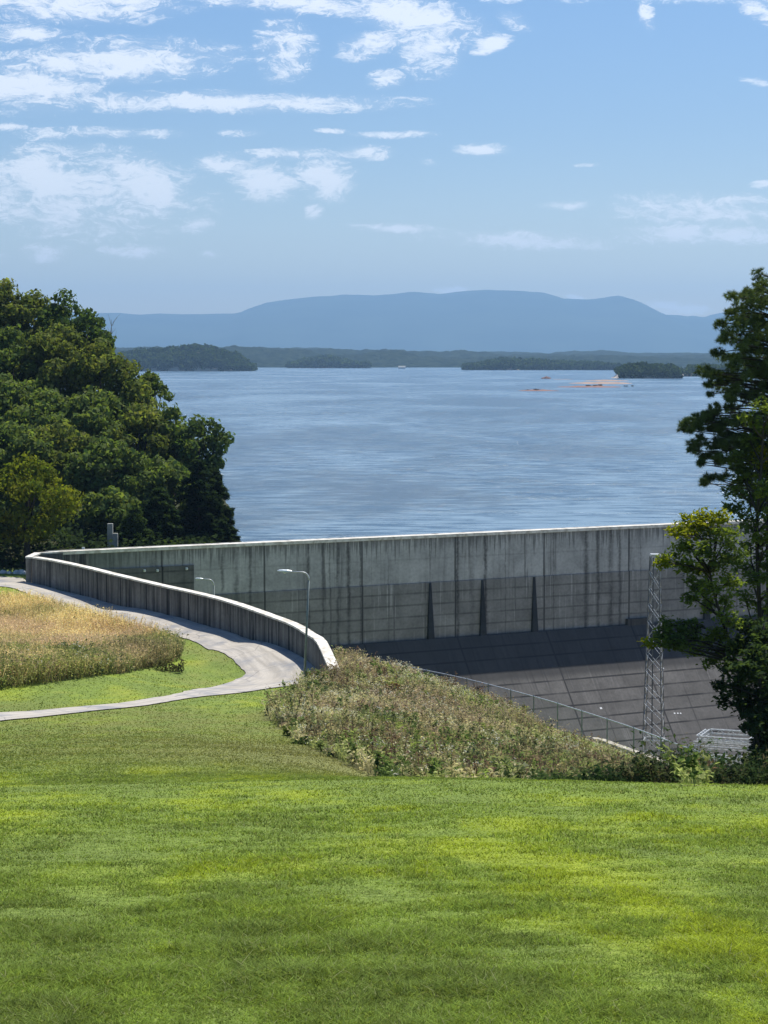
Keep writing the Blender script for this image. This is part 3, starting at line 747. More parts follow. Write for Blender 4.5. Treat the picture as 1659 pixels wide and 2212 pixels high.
def conifer(x, v_top, d, Rr, label, cols=(np.array([.018,.036,.018]),np.array([.035,.055,.022])), droop=.25, lv=17, size=.34):
    top = P(x,v_top,d); X,Y = top[0],top[1]; zb = max(float(T(X,Y)),.05); H = top[2]-zb
    r = empty('conifer_tree',(X,Y,zb),label,'tree','trees of the wooded hill')
    V = []; Cc = []; mb = MB(); limb(mb,(X,Y,zb-.4),(X,Y,top[2]-.3),.28,.04,.01,7)
    for i in range(lv):
        s = (i+.6)/lv; z = zb+H*s*.97; L = Rr*(1-s)**.7*rng.uniform(.8,1.15)+.35
        for k in range(7):
            a = rng.uniform(0,2*math.pi); tip_ = np.array([X+L*math.cos(a),Y+L*math.sin(a),z-L*droop+.25*L*rng.random()])
            st = np.array([X,Y,z]); mb.tube([st,(st+tip_)/2+[0,0,.1],tip_],[.05,.035,.015],4)
            n = int(90*L/ (Rr*.5)+20); ss = rng.uniform(.2,1.03,n)
            C = st+(tip_-st)*ss[:,None]; wdt = .32*(1.05-ss)*L*.4+.14
            side = np.array([-math.sin(a),math.cos(a),0]); C = C+side*(rng.normal(size=n)*wdt*.7)[:,None]; C[:,2] += rng.normal(size=n)*.10 - .1*np.abs(rng.normal(size=n))
            V.append(leaf_quads(C, np.tile([0,0,1.],(n,1)), size, 2.2)); tn = rng.random(); Cc.append((cols[0]*(1-tn)+cols[1]*tn)[None]*rng.uniform(.7,1.3,(n,1)))
    quads('crown',np.concatenate(V),'needle',r,np.clip(np.concatenate(Cc),0,1)); mb.build('trunk','bark',r); return r
conifer(428,985,262,4.3,'large dark conifer at the lake edge of the hill, above the dam coping')
conifer(462,1005,264,3.5,'outermost conifer with ragged branches hanging over the lake',droop=.42)
conifer(345,1050,258,3.6,'dark conifer just right of the concrete pillar',cols=(np.array([.03,.055,.02]),np.array([.05,.08,.028])))
conifer(290,1095,254,2.6,'small bright green conifer beside the concrete pillar',cols=(np.array([.04,.07,.022]),np.array([.065,.1,.03])))
# bare twigs
q = P(232,755,298); q2 = P(240,690,298); mb = MB(); 
tw_ = limb(mb,q,q2,.07,.02,.04)
for k in range(9):
    a = tw_[rng.integers(1,4)]; limb(mb,a,a+np.array([rng.normal()*.7+.2,rng.normal()*.4,rng.uniform(.5,1.8)]),.03,.008,.1)
zb = float(T(q[0],q[1])); limb(mb,(q[0]-1,q[1],zb),q,.15,.07,.02)
tag(mb.build('dead_tree','dead_wood'),'bare grey twiggy tree top showing beside the hill crest','tree')
# ------------------------------------------------------------------ pine on the right
pd = 86.0
pz = float(T(P(1665,1500,pd)[0],pd)); px = P(1662,1500,pd)[0]
pine = empty('pine_tree',(px,pd,pz),'tall dark pine cut by the right edge with tufted needle clumps','tree')
clumps = [(1645,612,24),(1620,640,20),(1655,650,26),(1582,640,17),(1600,660,22),(1575,680,18),(1630,690,26),(1590,705,24),(1556,700,17),(1655,720,28),(1570,735,20),(1610,745,26),(1650,770,26),
 (1552,762,16),(1580,775,22),(1620,790,28),(1517,800,17),(1540,806,19),(1565,815,20),(1590,820,22),(1655,815,26),(1535,835,12),(1560,843,12),(1600,850,18),(1640,855,26),(1575,860,16),
 (1545,880,15),(1482,915,15),(1500,905,18),(1522,900,19),(1540,908,18),(1512,925,17),(1490,930,11),(1560,925,14),(1600,900,20),(1635,905,24),(1495,960,14),(1515,955,16),(1535,965,16),(1555,962,18),(1580,955,22),
 (1540,985,16),(1565,990,20),(1600,980,24),(1515,1000,8),(1525,985,8),(1590,1015,20),(1620,1030,24),(1522,1040,11),(1535,1030,14),(1550,1035,12),(1565,1030,10),(1650,960,28),(1655,1030,26),(1600,1060,18),(1640,1090,24),(1690,700,40),(1690,800,45),(1690,900,45),(1690,1000,45)]
V = []; Cc = []; mb = MB()
tk = [np.array([px,pd,z]) for z in np.linspace(pz-.4, P(1650,600,pd)[2], 9)]
for i,q in enumerate(tk): q[0] += math.sin(i*.9)*.12
mb.tube(tk, list(np.linspace(.26,.05,9)), 8)
for _ in range(55):
    x_ = rng.uniform(1590,1720); v_ = rng.uniform(640,1090)
    if x_ > 1600+.00002*(v_-800)**2*(-1) + (25 if 790<v_<850 else 0): clumps.append((x_,v_,rng.uniform(14,26)))
clumps = [(x_,v_,q_*.72) for x_,v_,q_ in clumps]+[(x_+rng.normal()*q_*.95, v_+rng.normal()*q_*.55, q_*.5) for x_,v_,q_ in clumps[:49] for _ in range(2)]
mids = []
for x_,v_,q_ in clumps[:49]:
    for f_ in (.3,): mids.append((x_+(1662-x_)*f_+rng.normal()*6, v_+rng.normal()*9+6*f_, q_*rng.uniform(.75,1.1)))
clumps += mids
clumps = [q for q in clumps if q[0] > (1552 if q[1]<752 else 1462)-(0 if q[1]<790 else 0) and not (750<q[1]<795 and q[0]<1545 and q[1]<790)]
clumps += [(2*1668-q[0]+rng.normal()*8, q[1]+rng.normal()*14, q[2]) for q in clumps if q[0] < 1640]
for (x,v,r_) in clumps:
    dd = pd+rng.uniform(-2.2,2.2)*(.4 if x<1560 else 1); c0 = P(x,v,dd); rm = r_/F*dd*1.05
    zs = c0[2]+abs(c0[0]-px)*rng.uniform(-.25,.12)
    a = np.array([px,pd,max(zs-.2,pz+2)]); limb(mb,a,c0,.04,.014,.09,5)
    nt = int(8+rm*40)
    for k in range(nt):
        u = unit(1)[0]; tc = c0+u*rm*rng.random()**.5*np.array([1.35,1.2,.75]); n = 34
        w = unit(n)+np.array([0,0,.45])+u*.5; w /= np.linalg.norm(w,axis=1)[:,None]; Ln = rng.uniform(.13,.22,n)[:,None]
        sd = np.cross(w,unit(n)); sd /= np.linalg.norm(sd,axis=1)[:,None]; sd *= .011
        V.append(np.stack([tc-sd,tc+sd,tc+w*Ln],1)); g = rng.uniform(.6,1.3); Cc.append(np.tile(np.array([.105,.145,.060])*g,(n,1)))
quads('crown',np.concatenate(V),'needle',pine,np.concatenate(Cc)); mb.build('trunk','bark',pine,smooth=True)
# ------------------------------------------------------------------ deciduous trees on the right
def traced_tree(name, label, d, base_xv, trunk, lobes, cols, dens, size, mat='leaf', jit=1.2, group=None):
    bz = P(base_xv[0],1500,d); zb = float(T(bz[0],bz[1])); r = empty(name,(bz[0],d,zb),label,'tree',group)
    if base_xv[0] > 1640 and d != 80: lobes = list(lobes)+[(2*1672-q[0],q[1]+10)+tuple(q[2:]) for q in lobes if q[0] < 1645]
    V = []; mb = MB(); tp = [np.array([bz[0],d,zb-.4])]+[P(x,v,d) for x,v in trunk]
    tp = list(cr(tp,4)); mb.tube(tp, list(np.linspace(.12,.03,len(tp))), 7)
    L = []
    VV = []; CC = []
    for it in lobes:
        x,v,r_ = it[:3]; cs = it[3] if len(it)>3 else cols
        dd = d+rng.uniform(-jit,jit); c0 = P(x,v,dd); rm = r_/F*dd
        ks = [q for q in tp if q[2] < c0[2]-.1] or tp[:2]
        a = ks[-1] if len(ks)<3 else ks[-2]; pts = limb(mb,a,c0,.05,.012,.12,5)
        for _ in range(4):
            e = c0+unit(1)[0]*rm*.8; limb(mb,pts[3],e,.018,.005,.1,3)
        # leaves hang in small sprays
        ns = int(dens*rm*rm*12)+5
        u = unit(ns); C0 = c0+u*(rm*(.25+.8*rng.random(ns)**.6))[:,None]*np.array([1,1,.85])
        k = 13; C = np.repeat(C0,k,0)+rng.normal(size=(ns*k,3))*np.array([.13,.13,.09]); n = len(C)
        VV.append(leaf_quads(C, np.tile([0,0,1.],(n,1)), size, 1.5)); tn = np.repeat(rng.random(ns),k)[:,None]
        CC.append((cs[0]*(1-tn)+cs[1]*tn)*rng.uniform(.75,1.25,(n,1)))
    quads('crown',np.concatenate(VV),mat,r,np.clip(np.concatenate(CC),0,1)); mb.build('trunk','bark',r,smooth=True); return r
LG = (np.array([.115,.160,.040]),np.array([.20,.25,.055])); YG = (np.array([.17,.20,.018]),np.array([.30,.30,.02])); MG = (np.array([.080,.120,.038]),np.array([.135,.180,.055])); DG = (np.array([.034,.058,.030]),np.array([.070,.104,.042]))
traced_tree('broadleaf_tree','light green tree with yellow topmost leaves leaning over the lattice tower',80,(1655,),[(1640,1600),(1606,1480),(1575,1385),(1545,1290),(1530,1220)],
 [(1465,1145,20,YG),(1490,1130,22,YG),(1520,1118,24,YG),(1550,1122,22,YG),(1505,1150,24,YG),(1540,1155,26,LG),(1570,1165,26,LG),(1475,1180,22,LG),(1510,1190,26,LG),(1450,1212,22,LG),(1432,1215,12,YG),(1480,1225,25,LG),(1520,1230,26,LG),
  (1555,1215,26,MG),(1590,1200,26,MG),(1500,1262,22,MG),(1540,1270,24,LG),(1575,1255,24,LG),(1492,1290,16,MG),(1530,1305,18,LG),(1570,1300,20,LG),(1450,1352,26,MG),(1475,1362,24,MG),(1440,1380,20,MG),(1490,1375,18,MG),(1465,1395,16,MG),(1430,1372,16,MG),(1405,1388,10,YG),(1500,1350,12,MG),(1450,1385,16,MG),
  (1575,1340,24,LG),(1550,1372,22,LG),(1520,1385,16,LG),(1505,1400,14,LG),(1560,1410,22,MG),(1590,1390,26,MG),(1535,1425,18,MG)], LG, 7.0, .125)
traced_tree('broadleaf_tree','tall thin leaved tree at the right edge in front of the pine',83,(1650,),[(1645,1500),(1640,1300),(1635,1150),(1645,1000),(1650,900)],
 [(1650,880,22,LG),(1625,905,18,LG),(1655,930,26,LG),(1620,950,20,MG),(1600,985,20,MG),(1645,985,26,YG),(1630,1020,26,LG),(1600,1030,20,MG),(1580,1060,16,MG),(1655,1060,26,LG),(1620,1080,24,MG),(1590,1100,20,MG),(1650,1110,24,LG),(1615,1130,24,MG),(1650,1160,26,LG),(1620,1180,22,MG),(1655,1210,26,MG),(1640,1250,26,MG),(1610,1230,20,MG),(1610,1290,22,MG),(1650,1310,26,MG),(1690,1000,40),(1690,1150,40),(1690,1280,40)], LG, 5.5, .125)
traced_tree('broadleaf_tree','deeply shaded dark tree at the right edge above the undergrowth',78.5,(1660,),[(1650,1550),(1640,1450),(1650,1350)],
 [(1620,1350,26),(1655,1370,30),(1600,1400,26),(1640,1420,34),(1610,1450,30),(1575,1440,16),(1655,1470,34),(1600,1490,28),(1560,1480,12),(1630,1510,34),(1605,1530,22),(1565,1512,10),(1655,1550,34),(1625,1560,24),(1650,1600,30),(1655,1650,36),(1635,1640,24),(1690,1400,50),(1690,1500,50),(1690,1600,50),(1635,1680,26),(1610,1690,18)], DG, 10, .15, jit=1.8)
def shrub(name, label, x, v, d, rm, hm, cols, dens=8, size=.13, cat='shrub', group=None, ontop=0, mat='leaf'):
    p0 = P(x,v,d); zb = float(T(p0[0],p0[1])); r = empty(name,(p0[0],d,zb),label,cat,group); lob = []
    k = max(6,int(9*rm))
    for i in range(k):
        a = rng.uniform(0,6.28); q = rm*rng.random()**.6*.75; rr = rm*rng.uniform(.28,.45)
        hz = hm*(1-.5*(q/rm)**2); lob.append((p0[0]+q*math.cos(a),d+q*math.sin(a)*.8,zb+rng.uniform(.05,1)*(hz-rr*.7),rr,.85))
    V,Cc = crown_lobes(lob,dens*3,size,cols,shell=.3); quads('foliage',V,mat,r,Cc)
    mb = MB()
    for q in lob[:6]: limb(mb,(p0[0],d,zb-.2),(q[0],q[1],q[2]),.03,.01,.06,4)
    mb.build('stem','bark',r); return r
BR = (np.array([.07,.08,.03]),np.array([.13,.12,.05])); PALE = (np.array([.09,.12,.06]),np.array([.19,.22,.13]))
for a in (
 ('dark green shrub in front of the switchyard frame',1462,1660,84,.75,1.0,DG), ('dark shrub with big leaves beside the lattice tower foot',1490,1655,80,.5,.9,DG),
 ('pale leaved low shrub beneath the switchyard frame',1530,1680,78,.55,.75,PALE), ('black green shrub under the right edge trees',1590,1690,80,1.0,1.3,DG),
 ('broad dark thicket shrub in the lower right corner of the trees',1645,1690,78,1.2,1.6,DG), ('low dark shrub left of the pale leaved one',1500,1690,77,.6,.6,DG),
 ('brown green shrub at the right end of the weedy bank',1330,1680,88,1.0,.9,MG), ('olive shrub left of the brown green one on the bank foot',1230,1675,90,.9,.9,MG),
 ('dark shrub at the bank foot below the curb end',1400,1685,84,.9,.9,DG)):
    shrub('shrub',a[0],*a[1:5],a[5]+1.35,a[6],group='shrubs along the foot of the bank')
# ------------------------------------------------------------------ weeds, tall grass
def region_pts(poly, dens, margin=0):
    poly = np.array(poly); x0,y0 = poly[:,:2].min(0); x1,y1 = poly[:,:2].max(0); n = int((x1-x0)*(y1-y0)*dens)
    x = rng.uniform(x0,x1,n); y = rng.uniform(y0,y1,n); k = inpoly(x,y,poly) & ~inpoly(x,y,road_poly); return x[k],y[k]
def stalks(x, y, h, w, lean=.25):
    n = len(x); z = T(x,y); B = np.c_[x,y,z-.03]; a = rng.uniform(0,math.pi,n); s = np.c_[np.cos(a),np.sin(a),np.zeros(n)]*(w*.5)[:,None]
    tp = B+np.c_[rng.normal(size=n)*lean*h, rng.normal(size=n)*lean*h, h]; md = B+(tp-B)*.5; md[:,2] += h*.06
    return np.stack([B-s,B+s,md+s*.8,md-s*.8],1), np.stack([md-s*.8,md+s*.8,tp+s*.15,tp-s*.15],1)
def palette(x, y, pal, sc, seed, bias=None):
    n = len(x); k = len(pal); C = np.zeros((n,3)); 
    w = np.stack([np.exp(9*fbm(x/sc+i*13.7, y/(sc*1.4)+i*5.1, 3, seed+i*7)+p[1]) for i,p in enumerate(pal)],1)*rng.uniform(.2,1.8,(n,k))
    if bias is not None: w = w*np.exp(bias(x,y))
    w = w**2; w /= w.sum(1)[:,None]
    for i,p in enumerate(pal): C += w[:,i:i+1]*np.array(p[0])
    return C
def weedfield(name, label, poly, dens, hfun, pal, seed, leafn=5, leafs=.11, flowers=0.0, w=.05, sc=4.0, bias=None):
    x,y = region_pts(poly,dens); n = len(x); h = hfun(x,y)*rng.uniform(.6,1.2,n); C = palette(x,y,pal,sc,seed,bias)*rng.uniform(.7,1.3,(n,1))
    Q1,Q2 = stalks(x,y,h,np.full(n,w)*rng.uniform(.5,1.4,n)); k = leafn
    xi = np.repeat(np.arange(n),k); s = rng.uniform(.25,1.02,len(xi)); base = np.c_[x,y,T(x,y)][xi]; tipv = Q2[:,2][xi]
    Cn = base+(tipv-base)*s[:,None]+rng.normal(size=(len(xi),3))*.09*np.array([1,1,.5]); Lq = leaf_quads(Cn,np.tile([0,0,1.],(len(xi),1)),leafs,1.7)
    Lc = C[xi]*rng.uniform(.7,1.35,(len(xi),1))
    V = [Q1,Q2,Lq]; Cl = [C*.8,C,Lc]
    if flowers:
        fl = rng.random(n) < flowers*sst(fbm(x/3,y/4,3,seed+50),.55,.7); idx = np.repeat(np.where(fl)[0],7); m_ = len(idx)
        Cf = Q2[:,2][idx]+rng.normal(size=(m_,3))*.10; V.append(leaf_quads(Cf,np.tile([0,0,1.],(m_,1)),.10,1.1)); Cl.append(np.tile([.62,.62,.52],(m_,1))*rng.uniform(.7,1.1,(m_,1)))
    return tag(quads(name,np.concatenate(V),'weed_leaf',None,np.clip(np.concatenate(Cl),0,1)),label,'vegetation',kind='stuff')
meadow = [hit(x,v) for x,v in ((-160,1290),(0,1300),(60,1300),(125,1320),(205,1344),(280,1362),(340,1382),(372,1400),(384,1418),(372,1432),(300,1446),(200,1462),(100,1476),(0,1487),(-160,1500))]
def hm(x,y): return 1.3+.7*(fbm(x/5,y/7,3,91)-.4)
tan_ = ((.86,.68,.37),1.8); pink = ((.70,.53,.36),1.2); olive = ((.30,.31,.11),.4); grn = ((.15,.21,.06),-.3); brn=((.34,.22,.11),-.6)
weedfield('tall_grass','dry tan meadow grass on the mound inside the road bend',meadow,40,hm,[tan_,pink,olive,grn,brn],200,leafn=3,leafs=.10,w=.055,sc=7)
edge = [hit(x,v) for x,v in ((-160,1462),(0,1450),(120,1438),(250,1420),(340,1396),(385,1405),(392,1425),(372,1436),(300,1450),(200,1466),(100,1480),(0,1492),(-160,1505))]
weedfield('tall_grass','green brown weeds edging the near side of the dry meadow',edge,26,lambda x,y:hm(x,y)*(.35+1.3*fbm(x/1.8,y/2.5,3,19)),[olive,grn,((.26,.23,.13),.5),((.11,.15,.05),.2)],260,leafn=6,leafs=.13,flowers=.06)
mauve = ((.38,.30,.21),.3); olv=((.33,.37,.14),1.1); stw=((.56,.50,.30),.8); dkg=((.09,.14,.045),.4); ygr=((.27,.36,.07),-.1)
weedfield('weeds','mixed brown and green weeds covering the bank below the fence',bank,13,lambda x,y:.30+.35*sst(y,120,150)+1.5*np.clip(fbm(x/2.2,y/3.2,4,17)-.26,0,1),[mauve,olv,stw,dkg,ygr],320,leafn=6,leafs=.115,flowers=.22,w=.05,sc=3.2,bias=lambda x,y: np.stack([sst(y,100,145)*2.6-1.0, -sst(y,100,140)*.3, x*0, .9-sst(y,85,130)*1.6, x*0],1))
crest_u = [P(x,1700,69) for x in (1160,1250,1330,1420,1500,1600,1750)]; crest_u = crest_u+[q*np.array([1.12,1.12,1]) for q in crest_u[::-1]]
def hcr(x,y): return .25+1.25*sst(x/y,.085,.135)*(.4+.9*fbm(x/1.3,y/1.3,3,71))+.6*fbm(x/.8,y/.8,2,72)
weedfield('undergrowth','dark leafy undergrowth along the lawn crest under the right trees',crest_u,30,hcr,[((.028,.055,.022),.9),((.055,.095,.030),.8),((.14,.17,.06),-.7),((.17,.14,.09),-1.2)],520,leafn=12,leafs=.12,w=.03,sc=1.4)
weedfield('weeds','tall dark dry weed stalks standing above the rest of the bank',bank,.8,lambda x,y:.9+1.1*fbm(x/3,y/4,3,27),[((.17,.11,.08),.9),((.24,.21,.11),.5),((.10,.13,.05),.5)],600,leafn=14,leafs=.12,w=.07,sc=4)
weedfield('weeds','leafy green clumps scattered through the bank weeds',bank,.55,lambda x,y:.5+.9*fbm(x/3,y/4,3,37),[((.13,.19,.055),.9),((.22,.27,.08),.4),((.28,.29,.17),.2)],640,leafn=60,leafs=.15,w=.07,sc=6)
weedfield('tall_grass','taller ragged seed stalks above the dry meadow',meadow,1.6,lambda x,y:1.1+.9*fbm(x/3,y/4,3,47),[((.62,.48,.25),.9),((.32,.32,.12),.5)],660,leafn=6,leafs=.11,w=.06,sc=4)
rim_s = [np.array([q[0],q[1]]) for q in [P(x,1500,np.interp(x,[f[0] for f in FENCE],[f[2] for f in FENCE])) for x in (800,900,1000,1100,1155)]]
low = rim_s+[q+np.array([.3,1.2]) for q in rim_s[::-1]]
weedfield('weeds','thin dry weeds poking through the chain link fence',low,8,lambda x,y:np.full(len(x),.8),[mauve,stw,olv],420,leafn=4)
shs = [('dark green clump at the left tip of the bank weeds',598,1552,139,.9,.8,DG),('green bush at the foot of the street lamp',668,1486,167,1.0,.9,MG),('grey green bush below the end of the wall',720,1495,160,1.2,1.0,BR),
 ('dark leafy mound at the lower left edge of the bank',660,1608,110,.9,.9,MG),('second dark mound on the lower left edge of the bank',735,1648,96,.9,.8,DG),('bright green weed bush near the mowed grass',625,1580,122,.8,.8,(np.array([.09,.13,.02]),np.array([.14,.18,.03]))),
 ('dark bush in the middle of the bank foot at the lawn crest',905,1680,80,.75,.7,MG),('yellow green goldenrod clump high on the bank',735,1545,148,1.0,1.1,YG),('bright yellow bush beside the upper end of the curb',1128,1548,169,.8,1.1,YG),
 ('reddish brown bush in the middle of the bank',850,1500,160,1.2,1.4,(np.array([.13,.07,.04]),np.array([.20,.11,.06]))),('pale green flowering weeds in the middle of the bank',870,1600,125,1.2,1.1,PALE),('light grey flowering bush low on the bank',1010,1640,108,1.2,1.1,PALE),
 ('brown bush at the right tip of the dry meadow',368,1424,172,1.2,1.5,BR),('dark green bush on the near edge of the meadow below its centre',205,1462,160,.8,1.0,DG),('dark bush further left on the near edge of the meadow',120,1474,155,.7,1.0,DG),('yellow green bush on the meadow mound at the left edge',12,1330,205,1.5,1.7,(np.array([.13,.16,.03]),np.array([.2,.22,.04])))]
for a in shs: shrub('bush',a[0],a[1],a[2],a[3],a[4],a[5],a[6],size=.16,dens=6,cat='bush',group='bushes among the weeds',mat='weed_leaf')
# ------------------------------------------------------------------ lawn blades
def lawn(n, d0, d1, hx=.26, pw=1.0, lo=.45, hi=1.6):
    u = rng.random(n); y = 1/(1/d0-(1/d0-1/d1)*u)          # constant density per viewing angle
    x = rng.uniform(-1,1,n)*y*hx; k = ~inpoly(x,y,road_poly) & ~inpoly(x,y,meadow) & ~inpoly(x,y,bank) & (y < np.interp(x,rx,ry)-1)
    x,y = x[k],y[k]; n = len(x); z = T(x,y)
    C = patches(x,y)*rng.uniform(lo,hi,(n,1))*(.55+.9*fbm(x/.16,y/.22,3,83))[:,None]
    C[rng.random(n)<.06] = np.array([.32,.34,.16])
    wd = np.maximum(.006, y*.00042)*rng.uniform(.7,1.4,n); 
    tuft = sst(fbm(x/.5,y/.7,3,61),.35,.75); patch_h = .7+.6*sst(fbm(x/1.1,y/4.5,3,44),.35,.7)
    h = (.016+.024*tuft)*patch_h*rng.uniform(.4,1.6,n)+ y*.00030
    a = rng.uniform(0,2*math.pi,n); s = np.c_[np.cos(a),np.sin(a),np.zeros(n)]*(wd*.5)[:,None]
    B = np.c_[x,y,z-.01]; ln = rng.normal(size=(n,2))*1.1*h[:,None]; tp = B+np.c_[ln,h]; md = B+np.c_[ln*.28,h*.62]
    return np.stack([B-s,B+s,md+s*.8,md-s*.8],1), np.stack([md-s*.8,md+s*.8,tp],1), C
q4,q3,C = lawn(760000, 8.3, 70, hx=.30)
g1 = tag(quads('grass',q4,'grass_blade',None,C),'short mown lawn grass rolling down from the viewer','grass',kind='stuff')
bm_v = np.concatenate([q3, q3[:,2:3]],1)
# upper halves of the blades joined to the lower ones as one object
me = g1.data
allq = np.concatenate([q4, np.stack([q3[:,0],q3[:,1],q3[:,2]+(q3[:,1]-q3[:,0])*.08,q3[:,2]-(q3[:,1]-q3[:,0])*.08],1)]); bpy.data.objects.remove(g1); 
tag(quads('grass',allq,'grass_blade',None,np.clip(np.concatenate([C*.85,C*1.1]),0,1)),'short mown lawn grass rolling down from the viewer','grass',kind='stuff')
q4,q3,C = lawn(330000, 60, 236, .33, lo=.8, hi=1.25)
tag(quads('grass',np.concatenate([q4,np.stack([q3[:,0],q3[:,1],q3[:,2],q3[:,2]-(q3[:,1]-q3[:,0])*.1],1)]),'grass_blade',None,np.clip(np.concatenate([C*.9,C*1.05]),0,1)),'mown grass of the far lawn around the road bend','grass',kind='stuff')
# ------------------------------------------------------------------ islands, far shore, mountains
def forest_blobs(xs, ys, zs, rs, size, cols, per):
    lob = list(zip(xs,ys,zs,rs,np.full(len(xs),.95))); return crown_lobes(lob, per, size, cols, shell=.75, aspect=1.1)
FG = (np.array([.022,.040,.018]),np.array([.055,.080,.030]))
def island(prof, d, depth, vb, label, per, rr, size, sand=None, n=500, cols=FG):
    """prof: (x, v_top) skyline in the photograph"""
    pz0 = 0.0; cx = [P(x,v,d)[0] for x,v in prof]; cz = [P(x,v,d)[2] for x,v in prof]; x0,x1 = min(cx),max(cx)
    N = 60; u = np.linspace(x0-6,x1+6,N); w = np.linspace(-1,1,24); UX,WY = np.meshgrid(u,w)
    hh = np.interp(UX,cx,cz); hh = np.maximum(hh-rr*2.2,0)*(1-WY**2)**.6; edgef = sst(UX,x0-6,x0+rr*2)*sst(-UX,-x1-6,-x1+rr*2)
    Z = hh*edgef + 1.0*(1-WY**2)*edgef - .8
    isl = tag(grid('island',UX,d+depth/2+WY*depth/2,Z,'red_earth' if sand is None else sand),kind='structure')
    k = int(n); xs = rng.uniform(x0+rr*.5,x1-rr*.5,k); wy = rng.uniform(-.96,.75,k); wy[:k//3] = rng.uniform(-1,-.75,k//3)
    ee = np.minimum(sst(xs,x0,x0+rr*3),sst(-xs,-x1,-x1+rr*3))
    tops = np.interp(xs,cx,cz); zg = np.maximum(tops-rr*2.2,0)*(1-wy**2)**.6
    rs = rng.uniform(.6,1.1,k)*rr; hts = np.minimum(tops*(.35+.65*(1-wy**2)**.4), zg+rr*rng.uniform(1.2,2.2,k)); zs = np.maximum(hts-rs, rs*.7)
    V,Cc = forest_blobs(xs,d+depth/2+wy*depth/2,zs,rs,size,cols,per)
    tag(quads('forest',V,'leaf',None,Cc),label,'woods',kind='stuff')
island([(215,770),(260,752),(300,748),(345,747),(380,742),(400,739),(440,740),(475,752),(500,757),(520,772),(535,785),(545,796)],4300,260,800,'wooded island at the left of the lake behind the hill',.05,9,5.0,'pale_shore',n=700)
island([(1335,795),(1350,787),(1370,782),(1395,779),(1410,783),(1430,782),(1450,785),(1465,784),(1475,800)],2700,90,815,'nearest small wooded island near the right pine',.22,4.2,2.4,'pale_shore',n=330)
island([(1478,792),(1500,785),(1530,783),(1580,782),(1660,780),(1750,778)],3000,120,814,'low wooded point just behind the pine on the right',.10,5,3.4,'pale_shore',n=380)
island([(620,790),(640,776),(665,768),(700,765),(730,768),(760,778),(785,786),(797,791)],5700,200,793,'low dark wooded island left of the middle of the lake',.035,10,6.5,'pale_shore',n=300)
island([(1003,795),(1030,783),(1060,775),(1090,769),(1120,770),(1160,771),(1200,775),(1240,776),(1300,778),(1330,782),(1345,786)],4700,260,797,'long wooded island right of the middle of the lake',.035,9,5.5,'pale_shore',n=750)
def ridge(prof, d, depth, amp, wl, mat, name='hills', x0=-2600, x1=2600, st=9, rows=26, rowamp=0):
    xs = np.arange(x0,x1,st); px_ = [P(x,v,d)[0] for x,v in prof]; pzv = [P(x,v,d)[2] for x,v in prof]
    top = np.interp(xs,px_,pzv); w = np.linspace(0,1,rows)**1.0; XX,WW = np.meshgrid(xs,w)
    YY = d-depth*(1-WW)
    H = (top[None]-0)*(1-(1-WW)**1.8) ; n = fbm(XX/wl,YY/wl,4,int(d)%97)-.5; H = H+n*amp*sst(WW,0,.15)*2
    if rowamp: H = H*(1-rowamp*(1-WW)*(fbm(XX/(wl*14),YY/(wl*10),3,5)))
    H[0] = -3; back_y = YY[-1:]+depth*.5; XX = np.vstack([XX,XX[-1:]]); YY = np.vstack([YY,back_y]); H = np.vstack([H,H[-1:]*0-3])
    return tag(grid(name,XX,YY,H,mat),kind='structure')
ridge([(-200,750),(300,757),(490,750),(520,748),(600,756),(660,757),(700,766),(760,768),(800,762),(860,757),(900,768),(960,775),(1100,772),(1300,770),(1500,775),(1900,770)],6500,420,9,22,'forest_far')
ridge([(-200,752),(500,752),(560,752),(700,755),(860,757),(960,762),(1000,758),(1100,768),(1180,766),(1280,768),(1400,770),(1520,766),(1900,760)],7600,600,10,30,'forest_far',x0=-3000,x1=3000)
ridge([(-200,746),(560,755),(680,751),(740,755),(820,758),(1000,760),(1080,760),(1180,764),(1240,758),(1300,757),(1360,763),(1450,763),(1900,762)],9200,900,8,60,'forest_far',x0=-3500,x1=3500,st=14)
ridge([(-2500,690),(-900,660),(-200,668),(100,672),(215,678),(255,677),(300,681),(345,678),(400,679),(440,680),(520,677),(545,667),(575,655),(600,652),(650,645),(690,640),(740,638),(810,640),(860,635),(890,630),(950,636),(985,630),(1040,627),(1100,629),(1170,633),(1190,638),(1210,646),(1240,647),(1275,647),(1310,641),(1330,638),(1355,646),(1380,660),(1410,676),(1430,681),(1455,680),(1480,684),(1500,682),(1515,689),(1540,680),(1600,670),(1750,650),(2200,690),(4000,700)],
      26000,5600,20,420,'mountain_forest','mountains',x0=-13500,x1=13500,st=70,rows=40,rowamp=.25)
# pale shoreline strips with tiny cottages
def bar_island(x0, x1, v, d, h, mat, wdt):
    a = P(x0,v,d); b = P(x1,v,d); n = 40; xs = np.linspace(a[0],b[0],n); w = np.linspace(-1,1,12); XX,WW = np.meshgrid(xs,w)
    s = (xs-a[0])/(b[0]-a[0]); taper = (np.sin(np.pi*s)**.6)[None]; d0 = PZ(x0,v,0.05)[1]
    nz = fbm(XX/(abs(b[0]-a[0])/9), WW*2+v, 4, int(v))
    Hh = h*1.0*np.maximum(0,1-WW**2-.10)*taper*(.4+1.1*nz)*1.1-.10
    YY = d0+WW*wdt*taper*(.6+.8*nz)
    tag(grid('sandbar',XX,YY,Hh,mat),kind='structure'); return d0
dA = bar_island(1108,1198,844,0+1700,.9,'red_earth',9)
bar_island(1162,1184,818,2700,2.6,'red_earth',4); bar_island(1180,1225,819.5,2650,.5,'orange_sand',5)
